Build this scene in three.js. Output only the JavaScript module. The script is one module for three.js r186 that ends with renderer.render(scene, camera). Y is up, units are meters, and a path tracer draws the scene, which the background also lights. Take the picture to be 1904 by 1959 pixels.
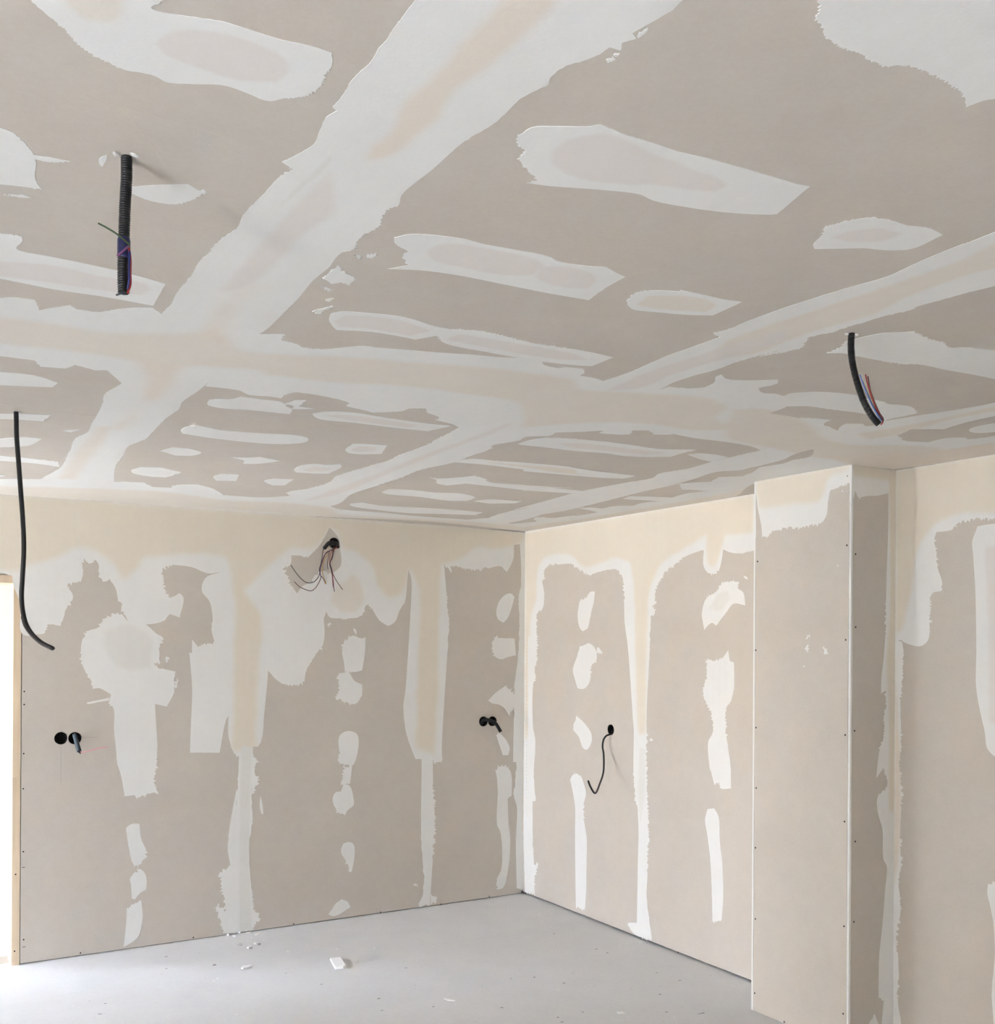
import * as THREE from 'three';
import { RectAreaLightUniformsLib } from 'three/addons/lights/RectAreaLightUniformsLib.js';
import { mergeGeometries } from 'three/addons/utils/BufferGeometryUtils.js';

// ---------------------------------------------------------------- camera, sky, sun, exposure
const scene = new THREE.Scene();
const camera = new THREE.PerspectiveCamera(52.52, 1904 / 1959, 0.05, 200);
camera.setViewOffset(1904, 1959, 0, -249.3, 1904, 1959);           // phone picture straightened: lens shifted up
camera.position.set(-3.857, 1.733, 6.046);
camera.rotation.set(0, -0.5418, 0.0059, 'YXZ');
scene.add(camera);
scene.background = new THREE.Color(12.9, 15.3, 20.4);               // bright veiled sky
scene.backgroundIntensity = 1;
const sun = new THREE.DirectionalLight(new THREE.Color(1, 0.93, 0.80), 34);
sun.position.set(7, 12, 5); sun.castShadow = true;
Object.assign(sun.shadow.camera, { left: -15, right: 15, top: 15, bottom: -15, near: 0.5, far: 40 });
sun.shadow.mapSize.set(2048, 2048);
scene.add(sun);
RectAreaLightUniformsLib.init();
const LW = -7.4;                                                    // inner face of the left wall, out of view, set back to even the light
const OPEN = [[0.22, 1.0, 0.05, 2.3], [6.3, 7.35, 0.05, 1.3], [-3.2, -2.0, 0.3, 2.2]];   // unseen windows sized for their light: z from, z to, sill, head
for (const [z0, z1, y0, y1] of OPEN.slice(0, 2)) {                  // area lights added in this room's unseen windows to boost the sky light
  const l = new THREE.RectAreaLight(new THREE.Color(0.77, 0.89, 1.12), 3.4, z1 - z0, y1 - y0);
  l.position.set(LW - 0.05, (y0 + y1) / 2, (z0 + z1) / 2); l.lookAt(0, (y0 + y1) / 2, (z0 + z1) / 2); scene.add(l);
}
const renderer = new THREE.WebGLRenderer({ antialias: true });
renderer.toneMapping = THREE.LinearToneMapping;
renderer.toneMappingExposure = 4.5;
renderer.shadowMap.enabled = true;

// ---------------------------------------------------------------- small helpers
const H = 2.5;                                                      // ceiling height
let seed = 20240;
const rnd = () => { seed = (seed + 0x6d2b79f5) | 0; let t = Math.imul(seed ^ (seed >>> 15), 1 | seed); t = (t + Math.imul(t ^ (t >>> 7), 61 | t)) ^ t; return ((t ^ (t >>> 14)) >>> 0) / 4294967296; };
const lattice = Array.from({ length: 4096 }, () => rnd());
const smooth = (t) => t * t * (3 - 2 * t);
function noise2(x, y, wrap = 0) {
  let ix = Math.floor(x), iy = Math.floor(y); const fx = smooth(x - ix), fy = smooth(y - iy);
  const w = (i) => (wrap ? ((i % wrap) + wrap) % wrap : i);
  const at = (i, j) => lattice[(Math.imul(w(i), 1619) + Math.imul(w(j), 31337) + 7) & 4095];
  const a = at(ix, iy), b = at(ix + 1, iy), c = at(ix, iy + 1), d = at(ix + 1, iy + 1);
  return (a + (b - a) * fx + (c - a) * fy + (a - b - c + d) * fx * fy) * 2 - 1;
}
const names = {};
function numbered(n) { const k = (names[n] = (names[n] ?? -1) + 1); return k ? `${n}_${String(k).padStart(3, '0')}` : n; }
function named(o, name, parent) { o.name = numbered(name); o.traverse((c) => { if (c.isMesh) { c.castShadow = true; c.receiveShadow = true; } }); parent.add(o); return o; }
const mesh = (geometry, material, name, parent) => named(new THREE.Mesh(geometry, material), name, parent);
function structure(name) { const g = new THREE.Group(); named(g, name, scene); g.userData.kind = 'structure'; return g; }
function thing(name, label, category, group, at = [0, 0, 0]) {
  const g = new THREE.Group(); g.position.set(...at); named(g, name, scene); g.userData = { label, category }; if (group) g.userData.group = group; return g;
}
const box = (x0, x1, y0, y1, z0, z1) => new THREE.BoxGeometry(x1 - x0, y1 - y0, z1 - z0).translate((x0 + x1) / 2, (y0 + y1) / 2, (z0 + z1) / 2);
function metricBox(x0, x1, y0, y1, z0, z1) {                        // box with uv in metres on every face
  const g = box(x0, x1, y0, y1, z0, z1), p = g.attributes.position, n = g.attributes.normal, uv = g.attributes.uv;
  for (let i = 0; i < p.count; i++) {
    if (Math.abs(n.getX(i)) > 0.5) uv.setXY(i, p.getZ(i), p.getY(i)); else if (Math.abs(n.getY(i)) > 0.5) uv.setXY(i, p.getX(i), p.getZ(i)); else uv.setXY(i, p.getX(i), p.getY(i));
  }
  return g;
}

// ---------------------------------------------------------------- textures
function dataTexture(size, paint, { srgb = true } = {}) {            // paint(x, y) in 0..1, tiling, returns [r, g, b] 0..255
  const d = new Uint8Array(size * size * 4);
  for (let y = 0; y < size; y++) for (let x = 0; x < size; x++) {
    const c = paint(x / size, y / size), k = (y * size + x) * 4;
    d[k] = c[0]; d[k + 1] = c[1]; d[k + 2] = c[2]; d[k + 3] = 255;
  }
  const t = new THREE.DataTexture(d, size, size); t.wrapS = t.wrapT = THREE.RepeatWrapping; t.magFilter = THREE.LinearFilter; t.minFilter = THREE.LinearMipmapLinearFilter; t.generateMipmaps = true;
  if (srgb) t.colorSpace = THREE.SRGBColorSpace; t.needsUpdate = true; return t;
}
const paperTexture = dataTexture(1024, (x, y) => {                  // grey-beige board paper, 1 m tile: recycled-fibre grain and faint blotches
  const g = noise2(x * 512, y * 512, 512) * 1.6 + noise2(x * 170, y * 40 + 9, 0) * 0 + noise2(x * 128, y * 128, 128) * 1.2 + noise2(x * 24, y * 24, 24) * 1.3 + noise2(x * 6, y * 6, 6) * 1.6;
  const warm = noise2(x * 9 + 3, y * 9 + 5, 9) * 1.2;
  return [202 + g + warm, 193 + g, 180 + g - warm];
});
const grainBump = dataTexture(512, (x, y) => { const v = 128 + noise2(x * 256, y * 256, 256) * 50 + noise2(x * 60, y * 60, 60) * 50; return [v, v, v]; }, { srgb: false });
const WHITE = [231, 229, 223];
const TONES = { white: WHITE, pink: [226, 219, 211], peach: [228, 217, 202], cream: [227, 217, 199], sand: [227, 219, 206], grey: [225, 222, 214] };

// a flat face of the room: u and v run along it in metres, its normal points into the room
class Face {
  constructor(U, V, N, origin, rect, pixels, parent) {
    Object.assign(this, { rect, parent, count: 0 });
    this.matrix = new THREE.Matrix4().makeBasis(U, V, N).setPosition(origin);
    this.canvas = document.createElement('canvas'); [this.canvas.width, this.canvas.height] = pixels;
    this.ctx = this.canvas.getContext('2d'); this.ctx.fillStyle = `rgb(${WHITE})`; this.ctx.fillRect(0, 0, ...pixels);
    this.texture = new THREE.CanvasTexture(this.canvas); this.texture.colorSpace = THREE.SRGBColorSpace; this.texture.anisotropy = 8;
    const bump = grainBump.clone(); bump.repeat.set((rect[2] - rect[0]) / 0.35, (rect[3] - rect[1]) / 0.35); bump.needsUpdate = true;
    this.material = new THREE.MeshStandardMaterial({ map: this.texture, roughness: 0.86, bumpMap: bump, bumpScale: 0.00025 });
  }
  px(u, v) { const [a, b, c, d] = this.rect; return [((u - a) / (c - a)) * this.canvas.width, (1 - (v - b) / (d - b)) * this.canvas.height]; }
  place(geometry, lift = 0) { return geometry.translate(0, 0, lift).applyMatrix4(this.matrix); }
  finish(streaks) {                                                 // trowel streaks and patchy drying of the compound
    const { width: w, height: h } = this.canvas, im = this.ctx.getImageData(0, 0, w, h), d = im.data, [a, b, c, e] = this.rect, mx = (c - a) / w, my = (e - b) / h;
    for (let y = 0; y < h; y++) for (let x = 0; x < w; x++) {
      const u = x * mx, v = y * my, k = (y * w + x) * 4;
      const s = streaks ? noise2(u * 60, v * 2.2) * 0.6 + noise2(u * 150 + 5, v * 5) * 0.4 : 0;
      const g = s + noise2(u * 7, v * 7) * 1.5 + noise2(u * 40, v * 40) * 0.8 + (lattice[(x * 131 + y * 197) & 4095] - 0.5) * 1.6;
      d[k] += g; d[k + 1] += g; d[k + 2] += g * 0.9;
    }
    this.ctx.putImageData(im, 0, 0); this.texture.needsUpdate = true;
  }
}
const X = new THREE.Vector3(1, 0, 0), Y = new THREE.Vector3(0, 1, 0), Z = new THREE.Vector3(0, 0, 1), neg = (v) => v.clone().negate();
const ceiling = structure('ceiling'), wallBack = structure('wall_back'), wallRight = structure('wall_right'), pier = structure('wall_pier'), floor = structure('floor');
const C = new Face(X, Z, neg(Y), new THREE.Vector3(0, H, 0), [-4.3, 0, 0, 6.2], [1434, 2048], ceiling);
const B = new Face(X, Y, Z, new THREE.Vector3(), [-3.9, 0, 0, 2.5], [2048, 1312], wallBack);
const R = new Face(Z, Y, neg(X), new THREE.Vector3(), [0, 0, 2.5, 2.5], [1280, 1280], wallRight);
const N = new Face(Z, Y, neg(X), new THREE.Vector3(), [3, 0, 4.6, 2.5], [768, 1200], wallRight);
const F = new Face(Z, Y, neg(X), new THREE.Vector3(-0.288, 0, 0), [2.46, 0, 3.04, 2.5], [320, 1280], pier);
const S = new Face(X, Y, Z, new THREE.Vector3(0, 0, 3.034), [-0.29, 0, 0, 2.5], [192, 1280], pier);

// outline in millimetres -> dense smooth outline in metres with the trowel's rough edge; third number is the roughness of the run that follows
function outline(list, mmPerPx, roughen = true) {
  const n = list.length, P = list.map(([u, v]) => [u / 1000, v / 1000]), out = [];
  let area = 0; for (let i = 0; i < n; i++) { const a = P[i], b = P[(i + 1) % n]; area += a[0] * b[1] - a[1] * b[0]; }
  const side = area > 0 ? 1 : -1, unit = (a, b) => { const x = b[0] - a[0], y = b[1] - a[1], l = Math.hypot(x, y) || 1e-9; return [x / l, y / l, l]; };
  const seg = P.map((p, i) => unit(p, P[(i + 1) % n]));
  const dir = P.map((p, i) => { const a = seg[(i + n - 1) % n], b = seg[i]; const dot = a[0] * b[0] + a[1] * b[1]; if (dot < 0.55) return null; const x = a[0] + b[0], y = a[1] + b[1], l = Math.hypot(x, y); return [x / l, y / l]; });
  for (let i = 0; i < n; i++) {
    const a = P[i], b = P[(i + 1) % n], s = seg[i], da = dir[i] ?? s, db = dir[(i + 1) % n] ?? s, amp = (list[i][2] ?? 0) / 1000, px = mmPerPx / 1000;
    const jag = amp > px * 3.2, step = px * (jag ? 2 : 3.5), k = Math.min(160, Math.max(1, Math.round(s[2] / step)));
    for (let j = 0; j < k; j++) {
      const t = j / k, t2 = t * t, t3 = t2 * t, h0 = 2 * t3 - 3 * t2 + 1, h1 = t3 - 2 * t2 + t, h2 = -2 * t3 + 3 * t2, h3 = t3 - t2;
      let x = h0 * a[0] + h2 * b[0] + s[2] * (h1 * da[0] + h3 * db[0]) * 0.9, y = h0 * a[1] + h2 * b[1] + s[2] * (h1 * da[1] + h3 * db[1]) * 0.9;
      if (roughen && amp > 0 && j > 0) {
        let w = noise2((x + y * 0.3) / (px * 9), (y - x * 0.3) / (px * 9)) * 0.55 + noise2(x / (px * 3.5) + 40, y / (px * 3.5)) * 0.45;
        if (jag) w = w * 0.35 + (rnd() ** 2.2) * 1.25 - 0.4;
        x += s[1] * side * w * amp; y -= s[0] * side * w * amp;
      }
      out.push([x, y]);
    }
  }
  return out;
}
const chunk = (a, k) => Array.from({ length: a.length / k }, (_, i) => a.slice(i * k, i * k + k));
function tone(face, name, soft, list) {                             // a damp or thick zone in the compound, with its own outline
  const px = face.canvas.width / (face.rect[2] - face.rect[0]), ctx = face.ctx;
  const pts = outline(chunk(list, 2).map(([u, v]) => [u, v, soft * 0.6]), Math.max(soft * 0.5, 1.5)).map(([u, v]) => face.px(u, v));
  ctx.save(); ctx.filter = `blur(${Math.max(0.5, (soft / 1000) * px * 0.75).toFixed(1)}px)`; ctx.fillStyle = `rgb(${TONES[name]})`;
  ctx.beginPath(); pts.forEach(([x, y], i) => (i ? ctx.lineTo(x, y) : ctx.moveTo(x, y))); ctx.closePath(); ctx.fill(); ctx.restore();
}
function flatUv(g, face) {
  const p = g.attributes.position, uv = g.attributes.uv, [a, b, c, d] = face.rect;
  for (let i = 0; i < p.count; i++) uv.setXY(i, (p.getX(i) - a) / (c - a), (p.getY(i) - b) / (d - b));
  return g;
}
function coat(face, name, mmPerPx, list, ...holes) {                // one spread of jointing compound, about a millimetre thick
  const shape = new THREE.Shape(outline(chunk(list, 3), mmPerPx).map(([x, y]) => new THREE.Vector2(x, y)));
  for (const h of holes) shape.holes.push(new THREE.Path(outline(chunk(h, 3), mmPerPx).map(([x, y]) => new THREE.Vector2(x, y))));
  const thick = (name === 'plaster_smear' ? 0.0009 : 0.0007) + 0.00002 * face.count++;
  const g = flatUv(new THREE.ExtrudeGeometry(shape, { depth: thick, bevelEnabled: false }), face);
  const p = g.attributes.position, nn = g.attributes.normal;             // slivers in the triangulation keep the face normal
  for (let i = 0; i < p.count; i += 3) if (p.getZ(i) > thick * 0.9 && p.getZ(i + 1) > thick * 0.9 && p.getZ(i + 2) > thick * 0.9) for (let k = 0; k < 3; k++) nn.setXYZ(i + k, 0, 0, 1);
  return mesh(face.place(g), face.material, name, face.parent);
}

// ---------------------------------------------------------------- materials
const std = (color, roughness = 0.8, more = {}) => new THREE.MeshStandardMaterial({ color, roughness, ...more });
const paper = std('#ffffff', 0.93, { map: paperTexture, bumpMap: grainBump, bumpScale: 0.0002 });
const gypsum = std('#e6e3dc', 0.9);
const masonry = std('#b9b4aa', 0.95), plainWhite = std('#e4e1da', 0.9);
const beadWhite = std('#e8e6e0', 0.7), screwBlack = std('#1c1b1b', 0.5, { metalness: 0.3 });
const boxBlack = std('#17120f', 0.75), plasticBlack = std('#0b0b0c', 0.35), plasticSmooth = std('#0e0d0e', 0.35), plasticGrey = std('#3c464d', 0.4);
const WIRE = { red: std('#a3241b', 0.4), purple: std('#4b3152', 0.45), blue: std('#1f2a66', 0.4), lightblue: std('#5f78b8', 0.4), green: std('#33491f', 0.45), yellow: std('#c99a35', 0.45), black: std('#2b211c', 0.5), brown: std('#5c342c', 0.45), grey: std('#5a4d44', 0.5), pink: std('#d79a9c', 0.5) };
const woodTexture = dataTexture(512, (x, y) => {
  const r = noise2(x * 24 + noise2(x * 3, y * 2, 0) * 1.5, y * 3, 0) * 7 + noise2(x * 90, y * 6, 0) * 4 + noise2(x * 5, y * 1.5) * 6; return [219 + r, 197 + r, 166 + r * 1.1];
});
const wood = std('#ffffff', 0.7, { map: woodTexture });

// ---------------------------------------------------------------- jointing compound: drying zones, then the spreads themselves
tone(C, 'peach', 9, [-3227,5013, -3214,4960, -3214,4909, -3210,4835, -3212,4761, -3208,4685, -3196,4640, -3195,4555, -3184,4516, -3159,4562, -3156,4637, -3153,4706, -3169,4771, -3161,4833, -3157,4894, -3157,4954, -3161,5011, -3166,5050]);
tone(C, 'peach', 26, [-3165,3873, -3172,3705, -3158,3496, -3202,3364, -3280,3241, -3243,3106, -3171,2882, -3126,2677, -3110,2421, -3113,2076, -3080,2097, -3102,2488, -3083,2703, -3106,2971, -3111,3147, -3063,3397, -3121,3486, -3151,3689, -3139,3863]);
tone(C, 'pink', 8, [-3224,4460, -3223,4221, -3215,3989, -3206,3771, -3177,3816, -3161,4000, -3167,4159, -3158,4306]);
tone(C, 'grey', 3, [-3241,4507, -3247,4377, -3247,4251, -3240,4349, -3235,4489]);
tone(C, 'sand', 18, [-3168,2114, -3157,1552, -3124,1009, -3105,720, -3034,766, -3070,1315, -3103,1888, -3125,2141]);
tone(C, 'sand', 24, [-3639,3308, -3602,3315, -3487,3323, -3326,3339, -3176,3434, -3016,3350, -2759,3327, -2721,3238, -2914,3185, -3051,3142, -3231,3093, -3413,3100, -3579,3072, -3619,3065]);
tone(C, 'sand', 20, [-2974,3349, -2775,3437, -2558,3497, -2378,3549, -2109,3569, -1829,3175, -1952,3155, -2143,3256, -2317,3248, -2482,3240, -2665,3171, -2903,3132]);
tone(C, 'sand', 19, [-2203,3433, -1990,3488, -1828,3551, -1650,3600, -1486,3549, -1409,3402, -1219,3337, -1308,3223, -1549,3208, -1723,3123, -1874,2917]);
tone(C, 'sand', 16, [-1457,3533, -1362,3594, -1046,3488, -796,3354, -622,3337, -489,3422, -308,3472, -152,3359, -232,3153, -476,3073, -846,3124, -1099,3159]);
tone(C, 'sand', 9, [-2038,4876, -2030,4840, -2006,4745, -2001,4615, -2006,4478, -2010,4326, -2012,4122, -1946,3951, -1877,4015, -1888,4271, -1869,4415, -1909,4567, -1919,4704, -1901,4788]);
tone(C, 'pink', 8, [-1962,4240, -1977,4065, -1980,3911, -1983,3740, -1955,3511, -1889,3593, -1907,3770, -1899,3930, -1893,4175]);
tone(C, 'pink', 12, [-1963,3028, -1945,2702, -1930,2271, -1893,1705, -1868,1041, -1834,617, -1787,952, -1850,1788, -1897,2421, -1915,2828]);
tone(C, 'sand', 10, [-780,4058, -776,4015, -764,3802, -768,3639, -792,3479, -666,3438, -666,3619, -725,3827, -708,4011]);
tone(C, 'sand', 13, [-139,185, -104,768, -114,1324, -121,1803, -149,2317, 0,2109, 0,1363, 0,0]);
tone(C, 'peach', 14, [-256,3016, -39,3051, -11,3257, -20,3517, -230,3655, -277,3387, -435,3249, -525,3117]);
tone(C, 'sand', 29, [-3397,331, -3317,314, -3008,447, -2604,567, -2201,439, -1828,515, -1576,409, -1448,93, -2369,0, -3262,0, -3345,0]);
tone(C, 'sand', 31, [-1917,137, -1521,169, -1100,202, -567,297, -215,251, 0,0, -676,0, -1730,0]);
tone(C, 'pink', 3, [-3551,4677, -3538,4712, -3506,4736, -3453,4744, -3396,4730, -3382,4704, -3385,4669, -3434,4646, -3482,4647, -3531,4656]);
tone(C, 'sand', 6, [-3680,4772, -3662,4711, -3637,4681, -3609,4690, -3600,4725, -3606,4746, -3627,4805]);
tone(C, 'pink', 5, [-3672,3710, -3640,3722, -3546,3754, -3454,3739, -3362,3746, -3344,3712, -3351,3660, -3424,3649, -3530,3641, -3632,3628, -3665,3626]);
tone(C, 'pink', 4, [-2945,4687, -2955,4729, -2942,4766, -2913,4790, -2864,4789, -2813,4777, -2759,4776, -2733,4769, -2671,4769, -2635,4756, -2636,4727, -2679,4709, -2744,4693, -2791,4666, -2856,4647, -2908,4655]);
tone(C, 'pink', 5, [-2315,4693, -2307,4733, -2276,4768, -2219,4778, -2216,4740, -2266,4698]);
tone(C, 'sand', 4, [-2379,4192, -2396,4253, -2340,4293, -2341,4296, -2273,4303, -2225,4283, -2213,4237, -2332,4194]);
tone(C, 'pink', 4, [-2931,4240, -2913,4285, -2838,4303, -2729,4306, -2695,4290, -2682,4227, -2730,4197, -2839,4188, -2899,4194]);
tone(C, 'pink', 4, [-2692,4279, -2656,4302, -2590,4304, -2556,4278, -2535,4222, -2595,4199, -2669,4222]);
tone(C, 'pink', 4, [-2914,3714, -2911,3768, -2855,3795, -2784,3804, -2684,3769, -2710,3705, -2815,3705, -2889,3677]);
tone(C, 'pink', 4, [-2617,3725, -2612,3786, -2481,3791, -2270,3789, -2202,3765, -2260,3729, -2435,3716]);
tone(C, 'pink', 4, [-2557,2724, -2467,2782, -2314,2771, -2206,2759, -2217,2702, -2433,2702]);
tone(C, 'pink', 4, [-2219,1627, -2196,1730, -2130,1737, -2115,1641, -2173,1588]);
tone(C, 'pink', 3, [-2224,2189, -2224,2279, -2163,2299, -2129,2208, -2186,2158]);
tone(C, 'pink', 4, [-1613,2752, -1517,2797, -1292,2808, -1130,2824, -1170,2744, -1365,2726, -1521,2711]);
tone(C, 'sand', 4, [-1642,2242, -1449,2265, -1202,2289, -1136,2217, -986,2223, -1188,2183, -1418,2216]);
tone(B, 'cream', 19, [-3415,2500, -3413,2104, -3285,2102, -3199,2099, -3132,2138, -3016,2173, -2905,2238, -2806,2228, -2697,2134, -2660,2067, -2586,2139, -2557,2202, -2436,2216, -2359,2227, -2089,2232, -2047,2105, -2035,1458, -2041,1086, -1900,1079, -1886,1537, -1868,1865, -1977,2034, -1902,2103, -1774,2233, -1670,2305, -1546,2303, -1474,2367, -1429,2438, -1382,2407, -1345,2314, -1251,2292, -1137,2201, -1117,2096, -1029,2010, -941,2049, -892,2212, -832,2124, -819,1673, -835,1042, -692,990, -675,1491, -668,2038, -659,2240, -516,2292, -388,2373, -236,2371, -126,2396, -36,2420, 0,2489, -411,2500, -826,2500, -2662,2500]);
tone(B, 'cream', 6, [0,2479, 0,2480, 0,424, -8,428]);
tone(B, 'sand', 14, [-1399,2052, -1279,2152, -1231,2110, -1202,1988, -1277,1917, -1379,1932, -1426,1974]);
tone(B, 'white', 10, [-3118,2050, -3002,2114, -2904,2073, -2960,1981, -2987,1876, -3062,1801, -3117,1844]);
tone(B, 'grey', 13, [-2760,1782, -2621,1818, -2494,1738, -2508,1652, -2508,1575, -2657,1576, -2745,1653]);
tone(B, 'grey', 6, [-1986,1110, -1989,753, -1989,20, -1917,19, -1932,393, -1930,748, -1919,1107]);
tone(R, 'cream', 14, [0,2489, 1055,2493, 2167,2496, 2169,2301, 1964,2306, 1927,2217, 1890,2149, 1839,2161, 1825,2224, 1824,2323, 1638,2256, 1470,2202, 1354,2066, 1326,1836, 1316,1201, 1248,1196, 1221,1642, 1201,2034, 1168,2212, 1024,2251, 961,2244, 701,2217, 548,2298, 224,2292, 157,2221, 142,2015, 90,1940, 78,1485, 65,1104, 12,1052]);
tone(R, 'white', 6, [43,1770, 57,532, 132,543, 110,1770]);
tone(R, 'grey', 8, [1259,1117, 1255,817, 1279,676, 1308,824, 1315,1122]);
tone(R, 'grey', 7, [1841,1920, 1917,1997, 1991,2012, 2004,1968, 1930,1909]);
tone(F, 'cream', 13, [2467,2500, 2478,2452, 2500,2372, 2645,2368, 2859,2362, 2891,2409, 2904,2451, 3030,2489, 3030,2500]);
tone(S, 'cream', 9, [-284,2500, -280,2452, -196,2453, -49,2453, -36,2161, -38,1839, -56,1646, -40,1453, -36,1002, 0,996, 0,2500]);
tone(N, 'cream', 11, [3034,2500, 3208,2500, 3580,2500, 3581,2255, 3321,2276, 3238,2247, 3185,2202, 3145,2142, 3127,2029, 3095,1890, 3073,1807, 3034,1775]);
tone(N, 'peach', 6, [3034,1756, 3034,667, 3039,678, 3034,1756]);
tone(N, 'pink', 10, [3462,2131, 3477,1833, 3486,1419, 3611,1428, 3607,2120]);
C.finish(true); B.finish(true); R.finish(true); N.finish(true); F.finish(false); S.finish(true);
coat(C, 'joint_compound', 1.30, [-3312,4997,0.6, -3306,4930,1.6, -3304,4880,0.7, -3301,4846,1.7, -3300,4808,0.7, -3297,4784,1.8, -3300,4736,0.7, -3300,4719,1.8, -3295,4672,0.8, -3296,4646,1.9, -3286,4640,0.8, -3292,4620,1.9, -3282,4552,0.8, -3278,4525,0.8, -3282,4502,2, -3300,4442,4.7, -3277,4427,4.7, -3286,4384,0.9, -3286,4312,2.2, -3290,4206,0.9, -3282,4147,2.4, -3293,4060,5.5, -3292,3997,2.5, -3295,3928,1.1, -3288,3849,2.7, -3286,3708,1.1, -3278,3628,1.2, -3280,3552,1.2, -3259,3346,1.3, -3251,3101,1.4, -3224,2823,0.4, -3241,2644,3.9, -3220,2473,1.7, -3206,2295,4.3, -3195,2132,1.8, -3183,1993,4.6, -3200,1826,2, -3175,1540,5.1, -3154,1261,2.2, -3145,1052,5.7, -3169,678,2.5, -3103,163,2.7, -2749,241,0.8, -2855,753,2.5, -2945,1264,5.5, -2968,1532,2.1, -2995,1768,4.9, -2972,1973,1.9, -2980,2124,1.9, -2993,2365,4.3, -2993,2558,1.7, -3008,2652,1.6, -3006,2886,0.4, -3017,3003,0.4, -3033,3040,1.5, -3058,3381,1.3, -3032,3542,0.3, -3039,3715,0.3, -3046,3827,0.3, -3060,3957,0.3, -3060,4043,2.5, -3069,4125,5.6, -3057,4155,5.5, -3068,4217,5.4, -3062,4285,5.2, -3077,4366,5, -3070,4390,0.3, -3083,4432,0.2, -3083,4547,0.2, -3085,4659,2, -3074,4732,1.9, -3075,4761,0.8, -3078,4797,1.8, -3077,4815,0.7, -3070,4844,1.8, -3066,4857,0.7, -3073,4873,1.8, -3072,4907,1.8, -3060,4930,0.7, -3051,4952,1.7, -3049,4974,0.7, -3032,4976,1.7, -3041,4991,0.7, -3031,5007,1.7, -3043,5014,0.7, -3035,5057,1.7, -3032,5081,1.6, -3033,5089,0.7, -3038,5145,0.7]);
coat(C, 'joint_compound', 1.67, [-3651,3462,1.2, -3617,3470,3, -3597,3489,1.2, -3547,3499,3, -3529,3423,1.2, -3505,3460,3, -3474,3502,1.2, -3455,3477,3, -3409,3482,1.2, -3397,3498,3, -3346,3560,1.2, -3308,3584,2.9, -3280,3548,1.2, -3126,3412,1.3, -3082,3458,0.4, -3032,3515,3.1, -2980,3548,6.9, -2970,3493,3.1, -2924,3484,1.3, -2915,3477,3.1, -2896,3462,7.2, -2847,3475,3.2, -2768,3561,1.3, -2736,3563,1.3, -2682,3579,3.1, -2576,3609,1.3, -2483,3640,1.3, -2415,3655,3.2, -2354,3684,1.3, -2307,3684,3.2, -2273,3657,1.3, -2223,3648,0.4, -2208,3667,0.4, -2299,3676,3.3, -2276,3675,1.3, -2217,3670,3.3, -2160,3681,3.3, -2130,3647,3.4, -2123,3616,0.4, -2068,3614,1.4, -2029,3601,1.4, -1885,3555,1.5, -1828,3602,0.4, -1824,3654,8.1, -1762,3664,3.6, -1726,3697,1.5, -1744,3763,3.6, -1784,3812,3.5, -1787,3838,3.5, -1741,3812,3.5, -1693,3823,0.4, -1612,3884,3.6, -1580,3848,3.6, -1588,3784,3.7, -1537,3746,3.7, -1486,3758,1.5, -1447,3751,1.5, -1457,3790,3.7, -1410,3840,0.4, -1269,3878,1.6, -1218,3867,3.9, -1118,3865,1.6, -1099,3855,4, -1004,3869,1.7, -938,3841,9.4, -899,3817,4.2, -898,3768,4.2, -900,3702,1.7, -828,3628,1.8, -709,3410,1.9, -644,3221,2, -846,3061,0.5, -944,3101,4.7, -1051,3114,0.5, -1236,3105,1.8, -1351,3123,4.4, -1359,3102,1.8, -1402,3075,4.4, -1466,3122,1.7, -1516,3090,9.7, -1478,3026,4.3, -1512,3004,1.8, -1586,2986,9.8, -1599,3037,4.3, -1659,2969,4.3, -1728,2910,0.5, -1714,2844,1.8, -1772,2794,1.8, -1920,2893,1.7, -2068,2798,1.7, -2115,2834,0.5, -2195,2863,9.2, -2204,2904,4, -2272,2951,1.6, -2305,3003,3.9, -2350,2973,1.6, -2353,2929,3.9, -2426,2853,1.6, -2483,2875,3.9, -2539,2896,3.9, -2552,2942,3.8, -2670,2986,0.4, -2746,2988,1.5, -2761,2941,3.7, -2757,2884,1.6, -2793,2888,3.8, -2856,2875,1.5, -2901,2914,3.7, -2956,2917,0.4, -3002,2909,0.4, -3022,3012,0.4, -3088,3097,1.4, -3193,2916,1.5, -3224,2811,0.4, -3291,2946,3.6, -3321,2927,3.6, -3377,2958,8.1, -3392,2904,3.6, -3458,2884,3.6, -3479,2946,3.6, -3567,2943,1.5, -3608,2927,1.5], [-1310,3555,0.5, -1317,3599,4, -1335,3658,0.4, -1275,3696,1.6, -1192,3702,4, -1052,3719,4.1, -1004,3713,1.7, -897,3678,1.8, -856,3610,0.5, -871,3587,0.5, -920,3610,4.3, -964,3581,9.8, -944,3540,4.3, -886,3478,10.1, -931,3492,10, -1033,3538,9.7, -1053,3592,9.6, -1141,3574,9.4, -1172,3554,9.4, -1244,3559,4.1]);
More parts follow.
